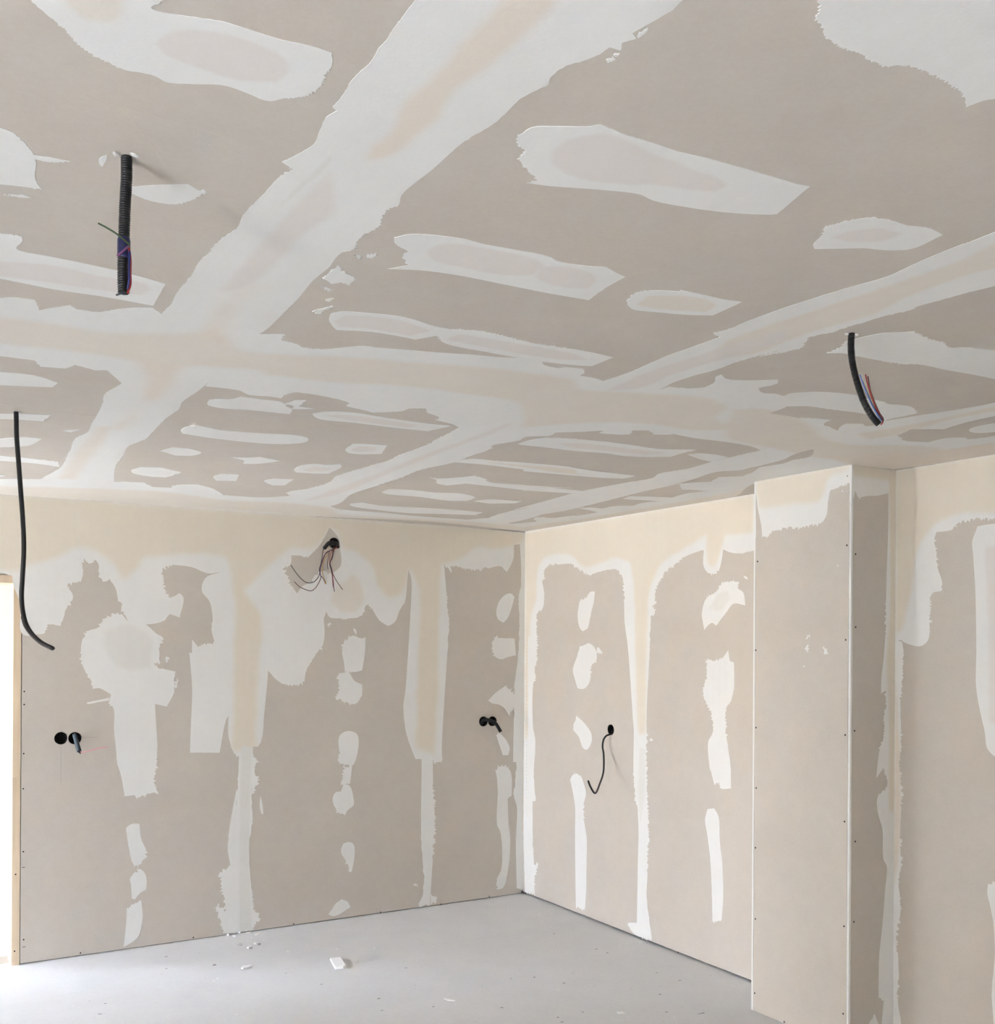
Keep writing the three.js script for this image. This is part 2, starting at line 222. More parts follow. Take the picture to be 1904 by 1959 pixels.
coat(C, 'joint_compound', 1.77, [-2084,4902,1, -2078,4871,0.3, -2074,4823,5.8, -2075,4801,0.3, -2067,4707,1.1, -2051,4609,0.3, -2065,4510,1.1, -2078,4389,0.3, -2080,4234,1.2, -2073,4172,6.8, -2083,4124,6.9, -2045,4107,0.3, -2045,4037,1.3, -2046,3932,3.2, -2042,3871,1.3, -2028,3747,3.4, -2025,3669,1.4, -2029,3601,0.4, -2000,3356,1.5, -1936,3013,1.7, -1998,3126,8.9, -2015,2994,1.7, -2062,2835,4.2, -2043,2639,9.9, -2011,2429,4.6, -2009,2220,10.9, -1989,2050,11.3, -2004,1844,11.7, -2015,1513,5.5, -1978,1359,12.9, -1981,1103,5.9, -2029,900,13.9, -1958,766,0.7, -1861,263,2.8, -1649,491,0.8, -1731,1061,0.7, -1737,1361,13.1, -1751,1685,5.4, -1770,1893,11.9, -1763,1976,5.1, -1736,2167,11.3, -1752,2297,4.8, -1765,2506,10.5, -1795,2568,0.5, -1761,2708,4.4, -1772,2794,0.5, -1712,2859,1.8, -1869,3396,1.5, -1853,3555,0.4, -1828,3602,0.4, -1846,3699,0.4, -1848,3790,0.4, -1839,3866,3.4, -1848,3961,7.5, -1841,4046,7.4, -1829,4114,0.4, -1835,4032,7.4, -1804,4144,7.3, -1852,4215,7.1, -1855,4240,7.1, -1844,4274,7, -1843,4341,3, -1840,4375,3, -1840,4419,6.8, -1826,4499,6.7, -1833,4529,2.9, -1828,4566,2.9, -1821,4635,1.2, -1811,4695,1.2, -1814,4732,1.2]);
coat(C, 'joint_compound', 2.50, [-832,3206,1.9, -846,3061,4.8, -837,2867,0.6, -824,2739,0.6, -797,2570,5.2, -814,2404,0.6, -757,2277,5.5, -779,2089,0.6, -790,1813,0.7, -784,1674,6, -754,1480,0.7, -705,1076,0.7, -696,973,0.8, -675,1139,6.5, -655,747,6.9, -600,518,2.9, -397,300,3.1, -368,375,0.8, -377,585,0.8, -435,895,0.8, -464,696,0.8, -419,1045,6.8, -451,1385,0.7, -503,1769,6.1, -529,1957,0.7, -539,2168,0.6, -587,2388,0.6, -631,2591,5.3, -581,2667,0.6, -592,2746,5.2, -599,2865,0.6, -622,2968,2.1, -680,3091,2, -709,3410,1.9, -610,3474,10.6, -697,3642,4.5, -603,3702,0.5, -639,3830,0.5, -646,3929,0.5, -651,3975,1.8, -832,4091,1.7, -820,4043,0.5, -836,3906,0.5, -863,3790,0.5, -884,3673,4.3, -840,3579,1.8]);
coat(C, 'joint_compound', 2.71, [-288,420,0.8, -250,491,7.4, -273,566,16.6, -351,645,7.2, -353,771,0.8, -260,663,7.2, -235,850,0.8, -210,1029,6.9, -221,1139,0.8, -429,1224,15, -382,1291,0.7, -295,1277,6.7, -290,1423,0.7, -226,1466,6.5, -253,1618,0.7, -226,1702,0.7, -441,1656,14.1, -476,1757,0.7, -328,1824,6.2, -258,1840,0.7, -293,1997,6, -260,2134,13.5, -411,2091,5.9, -540,2220,0.6, -522,2257,5.7, -458,2350,5.6, -525,2477,0.6, -450,2550,5.5, -491,2660,5.4, -558,2768,0.6, -549,2898,0.6, -575,2970,2.1, -572,3049,0.6, -735,3247,1.9, -780,3380,1.9, -767,3495,1.8, -737,3573,10.2, -645,3543,10.4, -532,3492,0.5, -440,3520,4.8, -449,3609,0.5, -405,3652,4.7, -362,3634,10.9, -338,3726,0.5, -336,3772,1.9, 0,3506,2.2, -39,3051,2.2, -270,3028,2.2, -244,2421,2.3, -1,2013,2.6, 0,0,3.3, -124,93,3.2, -374,221,3.1, -227,273,3.1]);
coat(C, 'joint_compound', 3.07, [-3412,506,2.5, -3341,565,6.2, -3169,678,6.1, -3032,604,2.5, -2857,765,6, -2825,806,6, -2732,834,6, -2662,709,0.7, -2573,733,13.9, -2580,833,6, -2500,919,0.7, -2409,841,6, -2284,626,0.7, -2371,607,14.3, -2235,619,0.7, -2073,647,0.7, -1969,795,2.6, -1779,573,0.7, -1702,624,0.7, -1552,425,0.8, -1370,411,6.9, -1239,404,0.8, -1071,372,0.8, -845,373,0.8, -676,384,0.8, -608,532,2.9, -427,391,3, -326,348,17, -289,428,7.4, -233,554,16.7, -395,726,7.1, -271,758,2.9, -242,927,7, 0,742,3, 0,0,3.7, -850,160,3, -1606,0,3.3, -3310,0,3.1]);
coat(C, 'filler_patch', 0.80, [-3727,4744,0.7, -3710,4709,0.7, -3698,4689,1.7, -3680,4670,1.8, -3664,4656,4, -3646,4636,4.1, -3626,4612,4.1, -3607,4603,4.2, -3573,4591,1.8, -3533,4596,1.9, -3515,4589,0.2, -3487,4601,0.8, -3444,4622,0.2, -3413,4619,0.8, -3381,4614,1.9, -3366,4629,4.2, -3339,4656,4.2, -3331,4694,4.1, -3337,4722,4.1, -3336,4742,1.8, -3349,4774,0.2, -3379,4774,0.2, -3414,4768,0.2, -3460,4768,0.2, -3491,4767,1.7, -3531,4755,0.2, -3567,4747,1.7, -3572,4750,3.9, -3564,4771,0.7, -3562,4820,0.7, -3583,4832,0.7]);
coat(C, 'filler_patch', 1.00, [-3721,4315,0.9, -3698,4326,2.1, -3683,4323,4.8, -3663,4300,2.1, -3647,4269,0.9, -3636,4227,0.9, -3629,4164,2.3, -3614,4129,5.2, -3638,4126,0.9, -3678,4114,0.9, -3703,4102,1]);
coat(C, 'plaster_smear', 0.99, [-3643,4258,0.9, -3616,4264,0.9, -3590,4266,4.9, -3619,4246,0.9, -3642,4245,0.9]);
coat(C, 'plaster_smear', 1.07, [-3668,4071,5.4, -3642,4090,1, -3625,4085,1, -3646,4075,5.4]);
coat(C, 'plaster_smear', 0.98, [-3552,4300,0.9, -3544,4321,0.2, -3542,4306,0.9, -3543,4273,0.9, -3548,4281,0.9]);
coat(C, 'filler_patch', 1.02, [-3493,4216,0.3, -3449,4252,0.3, -3407,4282,0.2, -3385,4267,5, -3375,4262,5, -3387,4216,5.1, -3410,4187,2.3, -3445,4181,2.3, -3490,4199,0.9]);
coat(C, 'plaster_smear', 1.01, [-3387,4266,5, -3381,4272,5, -3370,4265,5, -3377,4258,0.9]);
coat(C, 'filler_patch', 1.23, [-3685,3876,1, -3655,3880,5.8, -3620,3887,2.6, -3615,3859,1.1, -3620,3814,0.3, -3607,3803,1.1, -3569,3802,0.3, -3485,3798,0.3, -3414,3789,1.1, -3377,3781,2.7, -3322,3765,0.3, -3311,3600,0.3, -3416,3606,0.3, -3524,3599,0.3, -3595,3607,1.2, -3664,3614,1.2]);
coat(C, 'filler_patch', 0.94, [-3014,4696,4.4, -3023,4726,1.9, -3018,4750,0.8, -2995,4767,0.2, -2947,4797,1.9, -2940,4808,1.9, -2921,4806,1.9, -2878,4802,1.9, -2839,4804,0.2, -2783,4803,0.2, -2732,4810,0.2, -2659,4815,0.2, -2566,4819,0.2, -2543,4820,0.9, -2517,4826,0.2, -2480,4716,0.9, -2492,4706,0.3, -2564,4673,0.3, -2649,4651,0.3, -2703,4644,0.9, -2738,4651,0.2, -2805,4631,0.2, -2888,4597,0.2, -2927,4586,4.8, -2916,4605,4.7, -2940,4619,4.7, -2959,4632,4.6, -2985,4655,4.6, -2988,4676,4.5]);
coat(C, 'filler_patch', 1.11, [-2316,4651,0.3, -2336,4690,5.5, -2363,4723,5.4, -2347,4766,5.3, -2329,4791,5.3, -2299,4802,2.4, -2248,4804,2.4, -2195,4818,0.3, -2148,4812,0.3, -2140,4734,1, -2170,4708,0.3, -2217,4691,0.3, -2254,4666,0.3, -2296,4637,1]);
coat(C, 'filler_patch', 1.25, [-2400,4186,6.3, -2432,4257,6.1, -2411,4285,0.3, -2356,4312,0.3, -2360,4319,0.3, -2311,4322,0.3, -2240,4324,0.3, -2191,4333,0.3, -2181,4227,0.3, -2230,4201,0.3, -2315,4174,0.3, -2361,4163,2.8]);
coat(C, 'filler_patch', 1.13, [-2954,4099,0.3, -2928,4138,5.7, -2957,4182,5.6, -2960,4204,2.4, -2996,4228,2.4, -3014,4256,0.3, -2996,4286,0.3, -2947,4309,0.3, -2891,4321,2.3, -2851,4318,0.3, -2807,4323,0.3, -2702,4329,2.4, -2687,4320,0.3, -2610,4331,2.5, -2580,4343,2.5, -2553,4334,1, -2512,4322,0.3, -2507,4253,2.6, -2490,4161,0.3, -2602,4151,0.3, -2699,4148,0.3, -2815,4144,0.3, -2892,4129,0.3]);
coat(C, 'filler_patch', 1.38, [-2931,3721,2.9, -2942,3765,2.9, -2926,3792,0.3, -2864,3814,0.3, -2797,3831,6.5, -2753,3824,0.3, -2686,3804,0.3, -2655,3805,6.7, -2587,3829,6.7, -2502,3826,6.8, -2409,3816,7, -2296,3825,0.4, -2221,3824,1.3, -2159,3819,0.4, -2156,3718,0.4, -2193,3702,0.4, -2303,3682,0.4, -2359,3679,0.4, -2473,3682,0.4, -2593,3690,0.4, -2625,3709,6.9, -2653,3741,0.3, -2683,3683,0.3, -2754,3687,0.3, -2805,3683,0.3, -2884,3652,0.3, -2908,3682,1.2]);
coat(C, 'filler_patch', 0.83, [-2912,5204,0.7, -2895,5183,3.8, -2879,5168,3.8, -2871,5156,3.9, -2850,5147,3.9, -2832,5136,4, -2796,5131,4, -2763,5132,4.1, -2733,5130,4.1, -2710,5132,4.2, -2692,5146,4.2, -2669,5150,4.2, -2623,5150,4.3, -2578,5145,4.4, -2552,5137,2, -2527,5121,0.2, -2521,5147,0.2, -2498,5170,0.8, -2728,5318,0.7]);
coat(C, 'filler_patch', 1.53, [-1709,4151,7.5, -1717,4199,7.4, -1751,4250,0.4, -1748,4287,0.4, -1730,4346,3.1, -1692,4377,3.1, -1679,4392,7.2, -1579,4372,7.4, -1535,4372,7.5, -1476,4350,0.4, -1452,4373,0.4, -1405,4388,0.4, -1312,4401,1.4, -1038,4224,1.6, -1159,4222,0.4, -1300,4212,0.4, -1417,4206,7.9, -1443,4190,7.9, -1540,4178,0.4, -1623,4173,0.4, -1675,4172,1.3]);
coat(C, 'filler_patch', 2.08, [-493,3730,0.5, -539,3772,0.5, -543,3838,0.5, -522,3892,1.8, -386,3804,1.9, -442,3728,1.9]);
coat(C, 'filler_patch', 1.79, [-2938,2697,9, -2933,2758,3.9, -2885,2788,0.4, -2872,2838,3.8, -2810,2836,0.4, -2741,2837,8.8, -2696,2777,0.4, -2677,2759,0.5, -2655,2680,0.5, -2709,2677,0.5, -2801,2665,0.5, -2878,2646,0.5, -2923,2662,1.6]);
coat(C, 'plaster_smear', 1.77, [-2719,2822,8.8, -2710,2874,0.4, -2681,2900,3.8, -2674,2851,8.8, -2669,2807,1.6, -2616,2804,3.9, -2678,2756,1.6, -2684,2803,8.9]);
coat(C, 'filler_patch', 1.87, [-2594,2730,4, -2566,2778,0.5, -2482,2817,0.5, -2381,2807,0.5, -2225,2796,0.5, -2101,2810,9.5, -2115,2761,0.5, -2133,2681,0.5, -2267,2670,0.5, -2420,2671,0.5, -2537,2660,0.5, -2576,2697,1.7]);
coat(C, 'filler_patch', 2.04, [-2900,2212,1.8, -2895,2289,4.4, -2867,2325,0.5, -2781,2289,0.5, -2625,2314,0.5, -2501,2347,0.5, -2458,2323,1.8, -2436,2236,0.5, -2490,2159,0.5, -2576,2124,0.5, -2767,2125,0.5, -2879,2151,1.9]);
coat(C, 'filler_patch', 2.25, [-2863,1741,2, -2843,1845,0.6, -2778,1864,0.6, -2719,1811,0.6, -2725,1713,0.6, -2787,1673,2.1]);
coat(C, 'filler_patch', 2.31, [-2584,1756,11.4, -2524,1780,0.6, -2478,1825,5, -2375,1792,0.6, -2434,1666,0.6, -2488,1630,5.2, -2521,1723,2.1]);
coat(C, 'filler_patch', 2.55, [-2862,1179,2.3, -2846,1291,0.6, -2763,1328,0.6, -2660,1253,12.6, -2669,1129,2.3, -2684,1058,13.1, -2746,1048,0.7, -2826,1087,2.3]);
coat(C, 'filler_patch', 2.56, [-2499,1209,0.6, -2490,1306,0.6, -2414,1325,0.6, -2369,1137,0.7, -2454,1094,2.4]);
coat(C, 'filler_patch', 2.60, [-2256,1212,0.6, -2238,1300,0.6, -2153,1330,0.6, -2126,1130,0.7, -2177,1097,2.4]);
coat(C, 'filler_patch', 2.38, [-2250,1607,2.2, -2257,1730,0.6, -2221,1794,5.1, -2163,1801,0.6, -2131,1852,11.6, -2104,1805,0.6, -2077,1585,0.6, -2150,1548,0.6, -2217,1537,2.2]);
coat(C, 'filler_patch', 2.14, [-2243,2176,1.9, -2266,2312,0.5, -2215,2338,0.5, -2142,2353,0.5, -2083,2172,0.5, -2154,2117,0.5, -2204,2116,2]);
coat(C, 'filler_patch', 2.10, [-1723,2648,1.9, -1727,2743,1.8, -1701,2807,10, -1586,2849,0.5, -1475,2873,0.5, -1345,2875,0.5, -1201,2867,0.5, -1069,2935,10.7, -1070,2863,0.5, -1056,2763,0.6, -1135,2700,0.6, -1221,2674,0.5, -1329,2678,0.5, -1448,2655,0.5, -1611,2653,0.5, -1702,2645,1.9]);
coat(C, 'filler_patch', 2.22, [-1031,2835,0.5, -1003,2878,0.5, -938,2895,0.5, -848,2879,0.6, -831,2763,0.6, -930,2788,2]);
coat(C, 'filler_patch', 2.34, [-1742,2163,11.3, -1730,2242,0.6, -1710,2278,0.6, -1627,2285,0.6, -1478,2310,0.6, -1239,2342,0.6, -1292,2333,0.6, -1128,2311,0.6, -969,2303,0.6, -866,2301,12.2, -864,2208,0.6, -950,2175,0.6, -1091,2154,0.6, -1374,2129,0.6, -1387,2168,0.6, -1605,2179,0.6]);
coat(C, 'filler_patch', 2.57, [-1645,1738,12.4, -1574,1743,0.6, -1521,1807,0.6, -1487,1886,12.2, -1406,1853,12.4, -1342,1776,0.6, -1142,1783,0.6, -876,1829,0.7, -997,1788,0.7, -793,1783,2.4, -790,1682,0.7, -1060,1635,0.7, -1054,1645,0.7, -1276,1664,0.6, -1409,1671,0.6, -1453,1567,0.6, -1523,1596,0.6, -1588,1704,2.2]);
coat(C, 'filler_patch', 2.76, [-1619,1170,2.5, -1636,1296,0.7, -1545,1336,0.7, -1388,1322,0.7, -1275,1362,0.7, -1128,1277,14, -1102,1141,0.7, -1177,1092,0.7, -1398,1136,0.7, -1568,1133,2.5]);
coat(C, 'filler_patch', 2.88, [-1059,1146,2.6, -1014,1254,0.7, -846,1287,0.7, -834,1200,0.7, -948,1108,2.6]);
coat(C, 'filler_patch', 3.06, [-1581,663,2.7, -1547,767,0.7, -1398,701,0.7, -1242,719,0.8, -1050,759,0.8, -777,760,0.8, -750,616,0.8, -942,555,0.8, -1124,481,0.8, -1353,513,0.8, -1524,575,2.7]);
coat(C, 'filler_patch', 2.02, [-3521,2126,1.8, -3440,2184,0.5, -3341,2225,9.9, -3347,2104,0.5, -3430,2085,0.5, -3515,2048,1.9]);
coat(C, 'filler_patch', 2.27, [-3477,1607,2, -3364,1761,11, -3308,1756,0.6, -3341,1567,5.1, -3462,1444,2.1]);
coat(C, 'plaster_smear', 2.11, [-3271,1974,0.5, -3212,2020,10.5, -3238,1951,1.9]);
coat(C, 'filler_patch', 2.49, [-3447,1270,2.2, -3408,1271,0.6, -3272,1261,12.3, -3179,1244,0.6, -3152,1102,5.6, -3257,1142,0.6, -3395,1131,2.3, -3435,1130,2.3]);
coat(C, 'filler_patch', 2.75, [-3399,713,2.5, -3324,701,13.7, -3388,585,2.5]);
coat(C, 'filler_patch', 1.74, [-3575,2748,1.5, -3549,2760,0.4, -3458,2771,0.4, -3389,2719,0.4, -3394,2652,0.4, -3464,2621,0.4, -3561,2584,1.6]);
coat(C, 'plaster_smear', 1.18, [-3042,3975,5.9, -3048,4064,5.7, -3028,4037,5.8, -2994,4018,5.9, -2983,3970,6, -3007,3976,6, -3017,3956,6]);
coat(C, 'plaster_smear', 1.12, [-3042,4129,5.6, -3034,4140,5.6, -3023,4123,5.6]);
coat(C, 'plaster_smear', 1.12, [-3023,4147,5.6, -3008,4165,5.5, -3006,4142,5.6, -3015,4134,1]);
coat(C, 'plaster_smear', 1.28, [-2986,3763,6.5, -2971,3796,6.4, -2961,3819,6.3, -2966,3783,6.4, -2964,3743,6.5]);
coat(C, 'plaster_smear', 1.25, [-2993,3853,6.2, -2979,3870,6.2, -2980,3842,6.3]);
coat(C, 'plaster_smear', 1.22, [-3031,3926,6, -3003,3922,6.1, -3005,3906,6.1]);
coat(C, 'plaster_smear', 0.79, [-3036,4950,4, -3031,4959,3.9, -3026,4950,4, -3031,4946,0.7]);
coat(C, 'plaster_smear', 0.79, [-3035,4964,3.9, -3030,4970,3.9, -3030,4962,0.7]);
coat(C, 'plaster_smear', 0.77, [-3035,5012,3.8, -3035,5034,0.7, -3032,5031,0.7, -3031,5011,0.7]);
coat(B, 'top_coat_compound', 3.28, [-3415,2500,2.8, -3412,2040,2.8, -3324,2075,2.8, -3285,2084,2.8, -3226,2072,0.8, -3221,2025,0.8, -3183,1916,0.8, -3184,1777,0.8, -3171,1759,0.8, -3140,1752,6.7, -3062,1771,15.4, -3049,1816,6.8, -2987,1806,6.8, -2973,1847,6.8, -2953,1907,15.4, -2925,1952,6.8, -2929,1990,6.8, -2946,2012,15.4, -2953,2034,15.4, -2883,2051,6.8, -2873,2089,6.8, -2877,2149,15.5, -2866,2180,6.8, -2841,2151,6.8, -2813,2160,15.5, -2813,2182,6.8, -2791,2145,6.8, -2791,2077,15.5, -2754,2056,6.8, -2733,2072,6.8, -2703,2027,6.8, -2688,1959,15.5, -2670,1921,0.8, -2673,1890,15.5, -2651,1875,0.8, -2633,1841,0.8, -2595,1830,2.8, -2554,1823,0.8, -2524,1823,0.8, -2441,1844,6.9, -2403,1884,0.8, -2349,1865,0.8, -2330,1984,0.8, -2349,2003,6.9, -2403,1974,15.7, -2434,2012,15.7, -2446,2067,15.7, -2446,2129,15.7, -2397,2163,0.8, -2366,2164,0.8, -2280,2156,0.8, -2185,2124,0.8, -2112,2135,0.8, -2201,2099,0.8, -2224,2027,0.8, -2176,1956,0.8, -2159,1860,7, -2163,1780,0.8, -2146,1724,15.8, -2246,1700,0.8, -2278,1739,0.8, -2277,1660,0.8, -2293,1664,0.8, -2285,1581,0.8, -2276,1462,0.8, -2282,1224,0.8, -2286,1086,0.8, -2114,1077,0.8, -2075,1273,7, -2063,1297,0.8, -2058,1151,7, -2016,1060,16, -1996,1051,2.9, -1917,1102,0.8, -1883,1101,7.1, -1862,1141,0.8, -1846,1298,0.8, -1830,1464,0.8, -1824,1556,0.8, -1779,1505,0.8, -1726,1471,16.2, -1647,1461,16.2, -1594,1486,0.8, -1586,1545,7.2, -1550,1605,7.2, -1506,1673,16.3, -1479,1707,0.8, -1466,1793,0.8, -1471,1879,7.2, -1457,1922,0.8, -1434,1883,0.8, -1379,1876,7.2, -1323,1872,7.3, -1211,1905,16.6, -1183,1980,16.7, -1145,1937,0.8, -1096,1867,7.4, -1038,1833,7.4, -989,1860,7.4, -960,1923,7.4, -921,1978,0.8, -902,2121,0.8, -894,2198,0.8, -874,2149,0.9, -876,1943,0.8, -898,1584,0.8, -912,1404,0.8, -924,1324,0.8, -900,1135,0.9, -834,970,7.5, -702,959,7.6, -697,934,17.3, -635,951,7.6, -641,997,0.9, -627,1307,0.9, -604,1673,7.6, -593,1875,17.3, -612,2040,0.9, -634,2254,3.1, -620,2223,17.3, -552,2235,17.4, -409,2218,17.6, -301,2232,7.8, -202,2250,7.9, -147,2214,0.9, -114,2263,7.9, -92,2321,0.9, -92,2402,0.9, -41,2410,0.9, -32,2152,7.9, -50,2056,7.9, -44,1913,7.9, -53,1626,0.9, -74,1483,7.9, -84,1197,0.9, -87,912,7.9, -59,910,8, -69,759,3.3, -58,791,8, -84,691,8, -56,610,0.9, -61,372,0.9, -52,37,18.5, 0,23,0.9, 0,1163,3.3, 0,2490,3.3, -411,2500,3.2, -826,2500,3.1, -2662,2500,2.8], [-1438,2438,0.8, -1474,2367,0.8, -1510,2314,0.8, -1581,2242,16.3, -1617,2253,0.8, -1683,2254,0.8, -1687,2203,16.2, -1731,2176,16.2, -1691,2094,16.2, -1678,2069,0.8, -1646,2023,0.8, -1607,2071,0.8, -1562,2094,16.3, -1509,2160,16.4, -1427,2155,0.8, -1381,2182,0.8, -1361,2209,0.8, -1368,2321,0.8, -1373,2364,0.8, -1401,2406,0.8]);
coat(B, 'filler_patch', 3.12, [-2670,1879,15.5, -2703,1878,15.5, -2753,1858,15.5, -2775,1835,15.5, -2789,1804,0.8, -2846,1781,15.4, -2874,1736,0.8, -2881,1668,15.4, -2874,1600,0.8, -2852,1547,15.4, -2816,1464,0.8, -2787,1467,0.8, -2722,1431,0.8, -2736,1378,15.5, -2714,1363,0.8, -2706,1240,0.8, -2691,1087,0.8, -2687,1045,0.8, -2668,983,0.8, -2646,859,0.8, -2594,863,0.8, -2579,839,15.7, -2534,859,15.7, -2462,865,0.8, -2477,894,15.8, -2471,1065,2.8, -2471,1153,0.8, -2480,1294,0.8, -2484,1372,0.8, -2419,1355,0.8, -2377,1440,6.9, -2378,1519,6.9, -2370,1554,0.8, -2447,1574,15.6, -2493,1598,15.6, -2455,1606,6.9, -2463,1676,15.6, -2440,1746,6.9, -2494,1785,0.8, -2539,1823,0.8, -2569,1826,0.8, -2636,1841,0.8]);
coat(B, 'plaster_smear', 3.10, [-2851,1389,0.8, -2729,1413,15.5, -2725,1400,2.8, -2844,1380,2.8]);
coat(B, 'plaster_smear', 3.13, [-2428,1633,15.6, -2409,1637,15.7, -2413,1613,15.7, -2424,1609,2.8]);
coat(B, 'plaster_smear', 3.14, [-2366,1519,15.7, -2354,1503,15.7, -2362,1463,15.7, -2374,1471,15.7]);
coat(B, 'filler_patch', 3.17, [-2637,682,6.9, -2608,702,0.8, -2567,699,0.8, -2555,612,0.8, -2528,540,15.9, -2539,495,15.9, -2569,451,15.9, -2599,478,0.8, -2622,572,7]);
coat(B, 'filler_patch', 3.19, [-2562,447,7, -2531,409,0.8, -2524,369,0.8, -2527,323,0.8, -2561,307,0.8, -2587,276,0.8, -2605,282,0.8, -2609,356,0.8, -2617,395,15.9]);
coat(B, 'filler_patch', 3.21, [-2587,249,16, -2553,264,0.8, -2545,162,0.8, -2574,58,0.8, -2648,15,0.8, -2634,151,0.8, -2631,235,16]);
coat(B, 'filler_patch', 3.31, [-1350,1664,16.5, -1332,1734,16.5, -1276,1769,0.8, -1219,1752,0.8, -1191,1761,0.8, -1195,1655,0.8, -1213,1550,7.3, -1275,1542,16.6, -1331,1543,0.8, -1336,1604,0.8]);
coat(B, 'filler_patch', 3.31, [-1386,1522,16.5, -1303,1543,0.8, -1265,1486,0.8, -1213,1463,0.8, -1213,1410,7.3, -1245,1346,7.3, -1273,1338,16.6, -1339,1361,16.5, -1390,1375,16.5, -1372,1448,16.5]);
coat(B, 'filler_patch', 3.32, [-1370,1120,0.8, -1356,1154,0.8, -1300,1173,0.8, -1244,1149,0.8, -1234,1096,0.8, -1252,992,0.8, -1271,954,16.7, -1364,968,16.6, -1365,1050,0.8]);
coat(B, 'plaster_smear', 3.31, [-1275,1821,16.6, -1258,1804,16.6, -1253,1773,16.6, -1265,1786,16.6]);
coat(B, 'plaster_smear', 3.28, [-1445,1842,16.4, -1425,1845,16.4, -1436,1815,16.4]);
coat(B, 'plaster_smear', 3.33, [-1332,954,16.6, -1277,951,0.8, -1291,840,16.7, -1351,834,7.3, -1342,889,16.6]);
coat(B, 'filler_patch', 3.34, [-1351,797,0.8, -1336,842,0.8, -1296,831,0.8, -1266,744,0.8, -1265,707,0.8, -1310,673,0.8, -1325,644,16.7, -1365,663,16.7, -1395,707,0.8, -1405,764,0.8, -1386,795,0.8]);
coat(B, 'filler_patch', 3.38, [-1349,424,0.8, -1334,470,0.8, -1294,477,0.8, -1264,458,0.8, -1258,387,0.8, -1268,323,0.8, -1278,288,17, -1313,356,0.8]);
coat(B, 'filler_patch', 3.40, [-1430,40,7.5, -1381,103,0.8, -1342,124,0.8, -1302,102,0.9, -1283,67,0.9, -1396,24,0.8]);
coat(B, 'filler_patch', 3.57, [-228,1919,0.9, -212,2004,0.9, -157,2058,0.9, -112,2068,0.9, -84,2045,0.9, -111,1959,0.9, -144,1892,0.9, -172,1868,0.9, -211,1886,3.2]);
coat(B, 'filler_patch', 3.57, [-265,1702,17.7, -243,1768,17.7, -199,1763,0.9, -82,1760,0.9, -70,1645,0.9, -143,1631,0.9, -187,1617,0.9, -242,1641,17.7]);
coat(B, 'filler_patch', 3.57, [-289,1340,0.9, -229,1391,0.9, -152,1437,17.9, -85,1378,0.9, -79,1292,18, -123,1232,0.9, -162,1285,0.9, -207,1310,0.9, -262,1321,3.2]);
coat(B, 'filler_patch', 3.58, [-233,1108,17.8, -195,1116,0.9, -139,1057,0.9, -116,1008,0.9, -127,961,0.9, -171,964,0.9, -205,1050,7.9]);
coat(B, 'filler_patch', 3.62, [-230,869,17.9, -184,889,17.9, -125,869,0.9, -105,839,0.9, -97,680,8, -130,660,0.9, -122,490,0.9, -108,399,0.9, -120,197,0.9, -165,56,18.3, -205,43,18.3, -214,117,0.9, -179,181,0.9, -181,406,8, -214,510,0.9, -209,722,0.9, -219,824,3.2]);
coat(B, 'joint_compound', 3.25, [-1995,1111,0.8, -2003,930,7.1, -2015,711,0.8, -2019,579,7.1, -2022,403,0.8, -2024,8,0.8, -1980,8,16.5, -1903,8,16.6, -1909,213,7.2, -1923,304,0.8, -1933,553,7.2, -1916,658,7.1, -1922,836,0.8, -1914,1107,2.9]);
coat(B, 'plaster_smear', 3.26, [-2012,860,0.8, -2059,582,7.1, -2063,513,0.8, -2045,405,16.2, -2106,377,16.2, -2092,253,16.3, -2074,145,16.4, -2118,160,16.3, -2113,107,16.4, -2087,16,0.8, -2016,8,3, -2018,402,2.9, -2015,667,2.9]);
coat(B, 'plaster_smear', 3.31, [-1918,223,0.8, -1904,123,7.3, -1867,105,16.5, -1867,65,16.6, -1912,27,3]);
coat(B, 'plaster_smear', 3.23, [-1922,1049,16.1, -1886,1030,16.1, -1900,968,16.1, -1885,896,16.2, -1912,818,16.2, -1921,819,2.9]);
coat(B, 'plaster_smear', 3.27, [-2127,183,16.3, -2110,185,16.3, -2105,127,16.4, -2118,125,16.4]);
coat(B, 'plaster_smear', 3.25, [-1867,810,0.8, -1857,769,0.8, -1848,697,0.8, -1861,698,0.8, -1871,744,0.8]);
coat(B, 'joint_compound', 3.49, [-790,972,0.9, -790,467,7.6, -779,76,0.9, -811,22,17.6, -784,8,17.6, -724,8,0.9, -704,312,17.5, -689,594,17.4, -705,801,0.9, -708,968,3.1]);
coat(B, 'plaster_smear', 3.54, [-716,79,17.7, -669,53,17.7, -675,25,17.7, -719,20,3.2]);
coat(B, 'plaster_smear', 3.50, [-839,171,17.5, -818,159,17.5, -812,129,17.5]);
coat(B, 'plaster_smear', 3.47, [-594,2242,3.1, -578,2206,0.9, -578,2193,0.9, -599,2224,3.1]);
coat(B, 'plaster_smear', 3.47, [-597,2233,3.1, -576,2197,0.9, -581,2192,0.9, -597,2219,3.1]);
